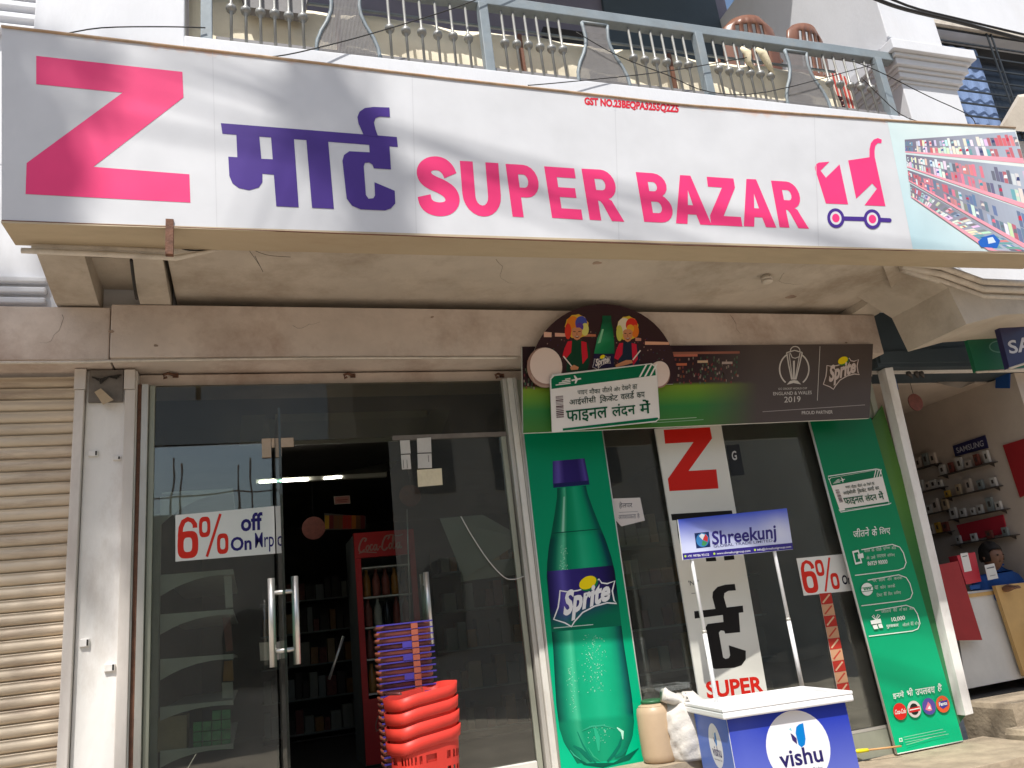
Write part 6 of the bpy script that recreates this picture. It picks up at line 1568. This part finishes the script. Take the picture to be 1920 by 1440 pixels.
# accessory shelves with little packs
rows = [[(1700, 880), (1768, 874)], [(1770, 890), (1872, 867)], [(1705, 925), (1780, 916)], [(1778, 932), (1882, 912)], [(1712, 970), (1790, 955)], [(1790, 972), (1895, 955)], [(1725, 1003), (1792, 998)], [(1795, 1022), (1912, 1000)]]
packs = {0: 5, 1: 6, 2: 6, 3: 5, 4: 5, 5: 6, 6: 5, 7: 4}
rnd = random.Random(12)
ords = ['top left', 'top right', 'second left', 'second right', 'third left', 'third right', 'bottom left', 'bottom right']
for i, (a, b) in enumerate(rows):
    t = thing('accessory_shelf', ords[i] + ' thin dark bracket shelf of phone accessories', 'shelf', wm(*a))
    A_, B_ = wm(*a), wm(*b); y0, y1 = min(A_.y, B_.y), max(A_.y, B_.y); z = (A_.z + B_.z) / 2
    MB().box((XW - .075, y0, z - .006), (XW - .001, y1, z)).build('ledge', 'dark_trim', t)
    for y in (y0 + .04, y1 - .04): MB().prism([(XW - .001, y, z - .007), (XW - .06, y, z - .007), (XW - .001, y, z - .035)], (0, .006, 0)).build('bracket', 'dark_trim', t)
    n = packs[i]
    for k in range(n):
        y = y0 + (y1 - y0) * (k + .5) / n + rnd.uniform(-.015, .015); h = rnd.uniform(.06, .115); w_ = rnd.uniform(.04, .07)
        o = MB().box((XW - .055, y - w_ / 2, z + .001), (XW - .03, y + w_ / 2, z + h)).build('accessory_pack', rnd.choice(['white_card', 'shelf_grey', 'phone_wall', 'cardboard', 'white_card', 'yellow_print', 'disc_red', 'fridge_in']))
        tag(o, 'tiny phone accessory pack, %s from the right on the %s ledge' % (['first', 'second', 'third', 'fourth', 'fifth', 'sixth'][k], ords[i]), 'pack', 'phone accessory packs')
        MB().box((XW - .0556, y - w_ * .2, z + h * .35), (XW - .0552, y + w_ * .22, z + h * .75)).build('device_print', 'dark_trim', o)
# counter
ct = thing('phone_counter', 'white phone shop counter with a tan side behind the post', 'counter', (5.0, .35, .736))
MB().prism([P(1786, 1112, .3), P(1872, 1104, .3), P(1925, 1270, .3), P(1812, 1292, .3)], (0, .03, 0)).build('front', 'counter_white', ct)
MB().prism([P(1866, 1098, .24), P(1990, 1085, .24), P(1990, 1262, .24), P(1922, 1268, .24)], (0, .03, 0)).build('side_panel', 'counter_tan', ct)
MB().box((4.9, .29, 1.395), (5.65, .75, 1.42)).build('top', 'counter_tan', ct)
MB().box((4.9, .72, .737), (5.65, .74, 1.394)).build('back', 'counter_white', ct)
def fboard(name, label, cat, Y, q, m, thick=.012):
    f = plane_map((0, Y, 0), (0, 1, 0)); t = thing(name, label, cat, f(*q[-1])); sheet(f, q, FN, thick, 'board', m, t); return t, f
fboard('red_board', 'dark red display board propped against the counter', 'board', .22, [(1744, 1062), (1796, 1052), (1842, 1200), (1788, 1201)], 'board_red')
t, f = fboard('red_box', 'crimson display box with a white code card on the counter', 'display box', .27, [(1794, 1042), (1828, 1035), (1840, 1090), (1812, 1096)], 'board_crimson', .08)
p = Print(f, FN, .002); p.poly([(1800, 1038), (1814, 1036), (1822, 1070), (1808, 1073)], s(226, 224, 220)); p.stroke([(1804, 1044), (1813, 1042)], 1.5, s(60, 90, 80)); p.build('card', 'paper', t)
t, f = fboard('white_card_stand', 'white price card stand on the phone counter', 'card', .22, [(1846, 1060), (1864, 1056), (1872, 1084), (1853, 1088)], 'counter_white', .004)
p = Print(f, FN, .002); p.stroke([(1850, 1066), (1864, 1063)], 2.0, s(90, 90, 96)); p.stroke([(1856, 1080), (1866, 1078)], 1.5, s(150, 150, 150)); p.build('print', 'paper', t)
fboard('magazine', 'blue leaflet lying at the counter front edge', 'leaflet', .285, [(1818, 1098), (1838, 1095), (1838, 1103), (1820, 1106)], 'shirt_blue', .004)
# overhead signs of the next bay
t, f = fboard('round_mark_sign', 'green hanging shop sign with a pale ring mark', 'sign', -.40, [(1808, 616), (1930, 612), (1930, 690), (1831, 697)], 'board_green', .03)
p = Print(f, FN, .0015); n = 28
p.poly([(1873 + 19 * math.cos(2 * math.pi * k / n), 650 + 11.5 * math.sin(2 * math.pi * k / n)) for k in range(n)], s(120, 170, 150), [[(1873 + 16.5 * math.cos(2 * math.pi * k / n), 650 + 9.3 * math.sin(2 * math.pi * k / n)) for k in range(n)]]); p.build('ring_mark', 'paper', t)
MB().tube([f(1831, 698), f(1930, 691)], .008, 6).build('edge_trim', 'pipe_white', t)
t, f = fboard('maker_sign', 'navy hanging sign with large pale letters at the right edge', 'sign', -.62, [(1873, 612), (1960, 596), (1960, 668), (1893, 690)], 'board_navy', .04)
p = Print(f, FN, .0015); p.text('SAMSUNG', [(1888, 640), (2060, 598), (2072, 636), (1893, 664)], s(205, 205, 212), .02); p.build('lettering', 'paper', t)
MB().tube([f(1893, 691), f(1960, 669)], .008, 6).build('edge_trim', 'pipe_white', t)
fboard('shutter_housing', 'long dark shutter housing over the phone shop doorway', 'shutter box', -.12, [(1648, 660), (1990, 640), (1990, 676), (1652, 680)], 'teal_dark', .1)
t = thing('hanging_rags', 'scraps of old garland hanging under the phone shop head rail', 'garland', P(1720, 700, .0))
for x, w_ in ((1700, 10), (1715, 6), (1724, 8)):
    MB().tube([P(x, 690, .0), P(x + 3, 700, -.01), P(x + w_, 708, 0)], [.01, .02, .008], 6).build('scrap', 'dark_trim', t)
MB().prism([P(1668, 715, .1), P(1680, 710, .1), P(1685, 730, .1), P(1672, 735, .1)], (0, .004, 0)).build('tag', 'shirt_blue', t)
t = thing('draped_film', 'clear dusty film drooping under the phone shop ceiling', 'film', P(1790, 720, .25))
MB().mesh([P(1735, 704, .3), P(1770, 722, .25), P(1800, 728, .25), P(1840, 712, .3), P(1840, 702, .35), P(1735, 700, .35)], [(0, 1, 5), (1, 2, 4, 5), (2, 3, 4)]).build('film', 'phone_wall', t)

# seated shopkeeper behind the counter
H0 = PD(1866, 1042, 6.15)
hx, hy, hz = H0.x, H0.y + .1, H0.z
per = thing('person', 'seated person in a blue shirt with dark hair bending over the phone counter', 'person', (hx, hy, .736))
def skin_body(name, verts, edges, radii, m, parent, root=0, sub=2):
    me = bpy.data.meshes.new(name); o0 = world_of(parent)
    me.from_pydata([tuple(Vector(v) - o0) for v in verts], edges, []); me.materials.append(MATS[m])
    o = bpy.data.objects.new(name, me); COL.objects.link(o); o.parent = parent
    sk_ = o.modifiers.new('skin', 'SKIN'); sk_.use_smooth_shade = True
    for i, r in enumerate(radii):
        me.skin_vertices[0].data[i].radius = (r, r) if not isinstance(r, tuple) else r
        me.skin_vertices[0].data[i].use_root = (i == root)
    sb_ = o.modifiers.new('sub', 'SUBSURF'); sb_.levels = sub; sb_.render_levels = sub
    return o
bxp = lambda x, y, z: (hx + x, hy + y, z)
seat = 1.12
V = [bxp(.14, .12, seat), bxp(.12, .08, seat + .18), bxp(.08, .02, seat + .36), bxp(.05, -.03, hz - .15), bxp(.02, -.06, hz - .06),      # 0-4 pelvis, waist, chest, neck, head base
     bxp(-.10, .02, seat + .36), bxp(-.20, -.05, seat + .16), bxp(-.16, -.22, seat + .30),                                             # 5-7 left arm
     bxp(.25, .02, seat + .36), bxp(.31, -.04, seat + .14), bxp(.18, -.22, seat + .28),                                                # 8-10 right arm
     bxp(.05, -.02, seat - .02), bxp(.02, -.32, seat - .02), bxp(.03, -.34, .80), bxp(.03, -.42, .77),
     bxp(.25, -.02, seat - .02), bxp(.28, -.32, seat - .02), bxp(.27, -.34, .80), bxp(.27, -.42, .77)]
E_ = [(0, 1), (1, 2), (2, 3), (3, 4), (2, 5), (5, 6), (6, 7), (2, 8), (8, 9), (9, 10), (0, 11), (11, 12), (12, 13), (13, 14), (0, 15), (15, 16), (16, 17), (17, 18)]
rad = [.13, .12, .125, .055, .05, .07, .048, .032, .07, .048, .032, .085, .065, .045, .035, .085, .065, .045, .035]
bdy = skin_body('body', V, E_, rad, 'shirt_blue', per)
# head with face and hair
hd_ = MB(); n1, n2 = 20, 14; vs = []; fs = []
hc = Vector((hx, hy - .07, hz - .005))
for j in range(n2 + 1):
    th = math.pi * j / n2
    for k in range(n1):
        a = 2 * math.pi * k / n1; d = Vector((math.sin(th) * math.cos(a), math.sin(th) * math.sin(a), math.cos(th)))
        r = Vector((d.x * .066, d.y * .086, d.z * .104))
        if d.z < 0: r.x *= 1 + .35 * d.z * .8; r.y *= 1 + .2 * d.z
        vs.append(hc + r)
for j in range(n2):
    for k in range(n1): k2 = (k + 1) % n1; fs.append([j * n1 + k, j * n1 + k2, (j + 1) * n1 + k2, (j + 1) * n1 + k])
hd_.mesh(vs, fs, True)
nose = hc + Vector((-.01, -.083, -.015)); hd_.mesh([nose + Vector((0, .0, .03)), nose + Vector((-.014, .008, -.015)), nose + Vector((.014, .008, -.015)), nose + Vector((0, -.022, -.01))], [(0, 1, 3), (0, 3, 2), (1, 2, 3)], True)
for sg in (-1, 1): hd_.lathe([(.004, -.028), (.013, -.01), (.015, .008), (.006, .024)], hc + Vector((sg * .066, .008, -.005)), 8)
head = hd_.build('head', 'skin', per)
hr_ = MB(); vs = []; fs = []; rnd = random.Random(3)
for j in range(9):
    th = math.pi * .60 * j / 8
    for k in range(24):
        a = 2 * math.pi * k / 24; d = Vector((math.sin(th) * math.cos(a), math.sin(th) * math.sin(a), math.cos(th)))
        if d.y < -.55 and d.z < .25: d = Vector((d.x, d.y * .6, .30)).normalized()
        vs.append(hc + Vector((d.x * .079, d.y * .096 + .004, d.z * .116 + .006)) * 1 + Vector((rnd.uniform(-.004, .004), rnd.uniform(-.004, .004), rnd.uniform(-.004, .004))))
for j in range(8):
    for k in range(24): k2 = (k + 1) % 24; fs.append([j * 24 + k, j * 24 + k2, (j + 1) * 24 + k2, (j + 1) * 24 + k])
hr_.mesh(vs, fs, True).build('hair', 'hair', head)
for sg in (-1, 1): MB().lathe([(.003, -.006), (.010, 0), (.003, .006)], hc + Vector((sg * .026 - .004, -.080, .008)), 8).build('eye', 'hair', head)
MB().box(hc + Vector((-.022, -.081, -.046)), hc + Vector((.014, -.070, -.041))).build('mouth', 'bark', head)
for sg, base_ in ((-1, Vector(V[7])), (1, Vector(V[10]))):
    hv = [base_, base_ + Vector((0, -.05, .01)), base_ + Vector((0, -.085, .012))]; he = [(0, 1), (1, 2)]; hrad = [.026, .030, .024]
    for k in range(4):
        o_ = base_ + Vector(((k - 1.5) * .018, -.10, .012)); l = (.040, .048, .045, .035)[k]
        i = len(hv); hv += [o_, o_ + Vector((0, -l * .6, .004)), o_ + Vector((0, -l, -.012))]; he += [(2, i), (i, i + 1), (i + 1, i + 2)]; hrad += [.009, .008, .007]
    i = len(hv); hv += [base_ + Vector((-sg * .034, -.06, .008)), base_ + Vector((-sg * .042, -.09, .0))]; he += [(1, i), (i, i + 1)]; hrad += [.010, .008]
    skin_body('hand', hv, he, hrad, 'skin', per, 0, 1)
st = thing('stool', 'plain stool under the seated shopkeeper', 'stool', (hx + .14, hy + .12, .736))
MB().lathe([(.15, seat - .20), (.16, seat - .19), (.16, seat - .165), (.14, seat - .16)], (hx + .14, hy + .12, 0), 20).build('seat', 'board_red', st)
for a in (0.8, 2.4, 3.9, 5.5): MB().tube([(hx + .14 + .1 * math.cos(a), hy + .12 + .1 * math.sin(a), seat - .2), (hx + .14 + .15 * math.cos(a), hy + .12 + .15 * math.sin(a), .737)], .012, 6).build('leg', 'dark_trim', st)
# ================================================================ street side behind the camera: tree and cables that throw the soft shadows
def toward_sun(px, py, dist):
    return SM(px, py) + TO_SUN * dist
tr = thing('street_tree', 'tall street tree behind the viewer shading the left end of the sign', 'tree', (-9.2, -10.4, 0))
rnd = random.Random(21)
clumps = []
# (sign pixel, spread in metres, leaves)
DT = 14.0
for (px, py, sp, n_) in ((30, 80, .09, 90), (40, 140, .10, 120), (45, 200, .10, 130), (50, 260, .10, 140), (45, 320, .10, 150), (60, 370, .09, 130), (75, 410, .09, 120), (25, 390, .08, 90), (110, 85, .10, 70), (190, 95, .08, 40),
                         (610, 150, .11, 80), (640, 200, .11, 90), (655, 260, .11, 95), (670, 320, .11, 95), (690, 370, .10, 85), (712, 410, .10, 80), (720, 330, .08, 45), (590, 190, .09, 40), (560, 140, .08, 30)):
    n_ = int(n_ * .52)
    clumps.append((toward_sun(px, py, DT + rnd.uniform(-.3, .3)), sp, n_))
# crown parts whose shade reaches the shutter and the upper pillar
for (x, z, sp, n_) in ((-1.1, 3.0, .16, 260), (-1.05, 2.72, .15, 240), (-.88, 2.9, .13, 180), (-.68, 2.98, .12, 200), (-.68, 2.72, .11, 170), (-.66, 2.5, .09, 90), (-.95, 2.5, .11, 110), (-1.3, 2.85, .2, 240), (-1.15, 2.42, .10, 80)):
    clumps.append((Vector((x, -.02, z)) + TO_SUN * (DT + 1.0), sp, n_))
lv = MB(); vs = []; fs = []
for c_, sp, n_ in clumps:
    for _ in range(n_):
        q = c_ + Vector((rnd.gauss(0, sp), rnd.gauss(0, sp), rnd.gauss(0, sp)))
        a = Vector((rnd.uniform(-1, 1), rnd.uniform(-1, 1), rnd.uniform(-1, 1))).normalized(); b = a.cross(Vector((rnd.uniform(-1, 1), rnd.uniform(-1, 1), rnd.uniform(-1, 1)))).normalized()
        l = rnd.uniform(.05, .09); w_ = l * .5; i = len(vs)
        vs += [q - a * l, q + b * w_, q + a * l, q - b * w_]; fs.append([i, i + 1, i + 2, i + 3])
lv.mesh(vs, fs).build('crown', 'leaf', tr, kind='stuff')
cen = sum((c_ for c_, _, _ in clumps), Vector((0, 0, 0))) / len(clumps)
tb = Vector((-9.2, -10.4, 0)); fork = Vector((-5.6, -6.8, 6.0))
MB().tube([tb, tb + Vector((.1, .05, 3)), Vector((-8.7, -9.9, 7)), fork], [.32, .26, .2, .16], 12).build('trunk', 'bark', tr)
for c_, sp, n_ in clumps:
    m_ = fork.lerp(c_, .5) + Vector((0, 0, .5)); MB().tube([fork, m_, c_], [.06, .03, .008], 6).build('limb', 'bark', tr)
# overhead service cables; their blurred shadows streak the sign
def service(lab, p0, p1, dist, r):
    a = toward_sun(*p0, dist); b = toward_sun(*p1, dist); d = (b - a).normalized()
    o = MB().tube([a - d * 9, a - d * 3 + Vector((0, 0, -.0)), a, b, b + d * 3, b + d * 10], r, 6).build('overhead_cable', 'cable_black'); tag(o, lab, 'cable', 'overhead street cables')
service('overhead street cable streaking shade across the sign lettering', (700, 235), (1280, 385), 8.0, .014)
service('overhead street cable shading the lower right of the sign', (1380, 415), (1680, 462), 8.0, .011)
service('overhead street cable shading the upper left of the sign', (260, 75), (600, 200), 8.0, .014)
service('second overhead street cable over the upper left of the sign', (420, 100), (640, 200), 8.4, .010)
service('third overhead street cable across the top of the big letter', (150, 130), (400, 210), 8.4, .010)
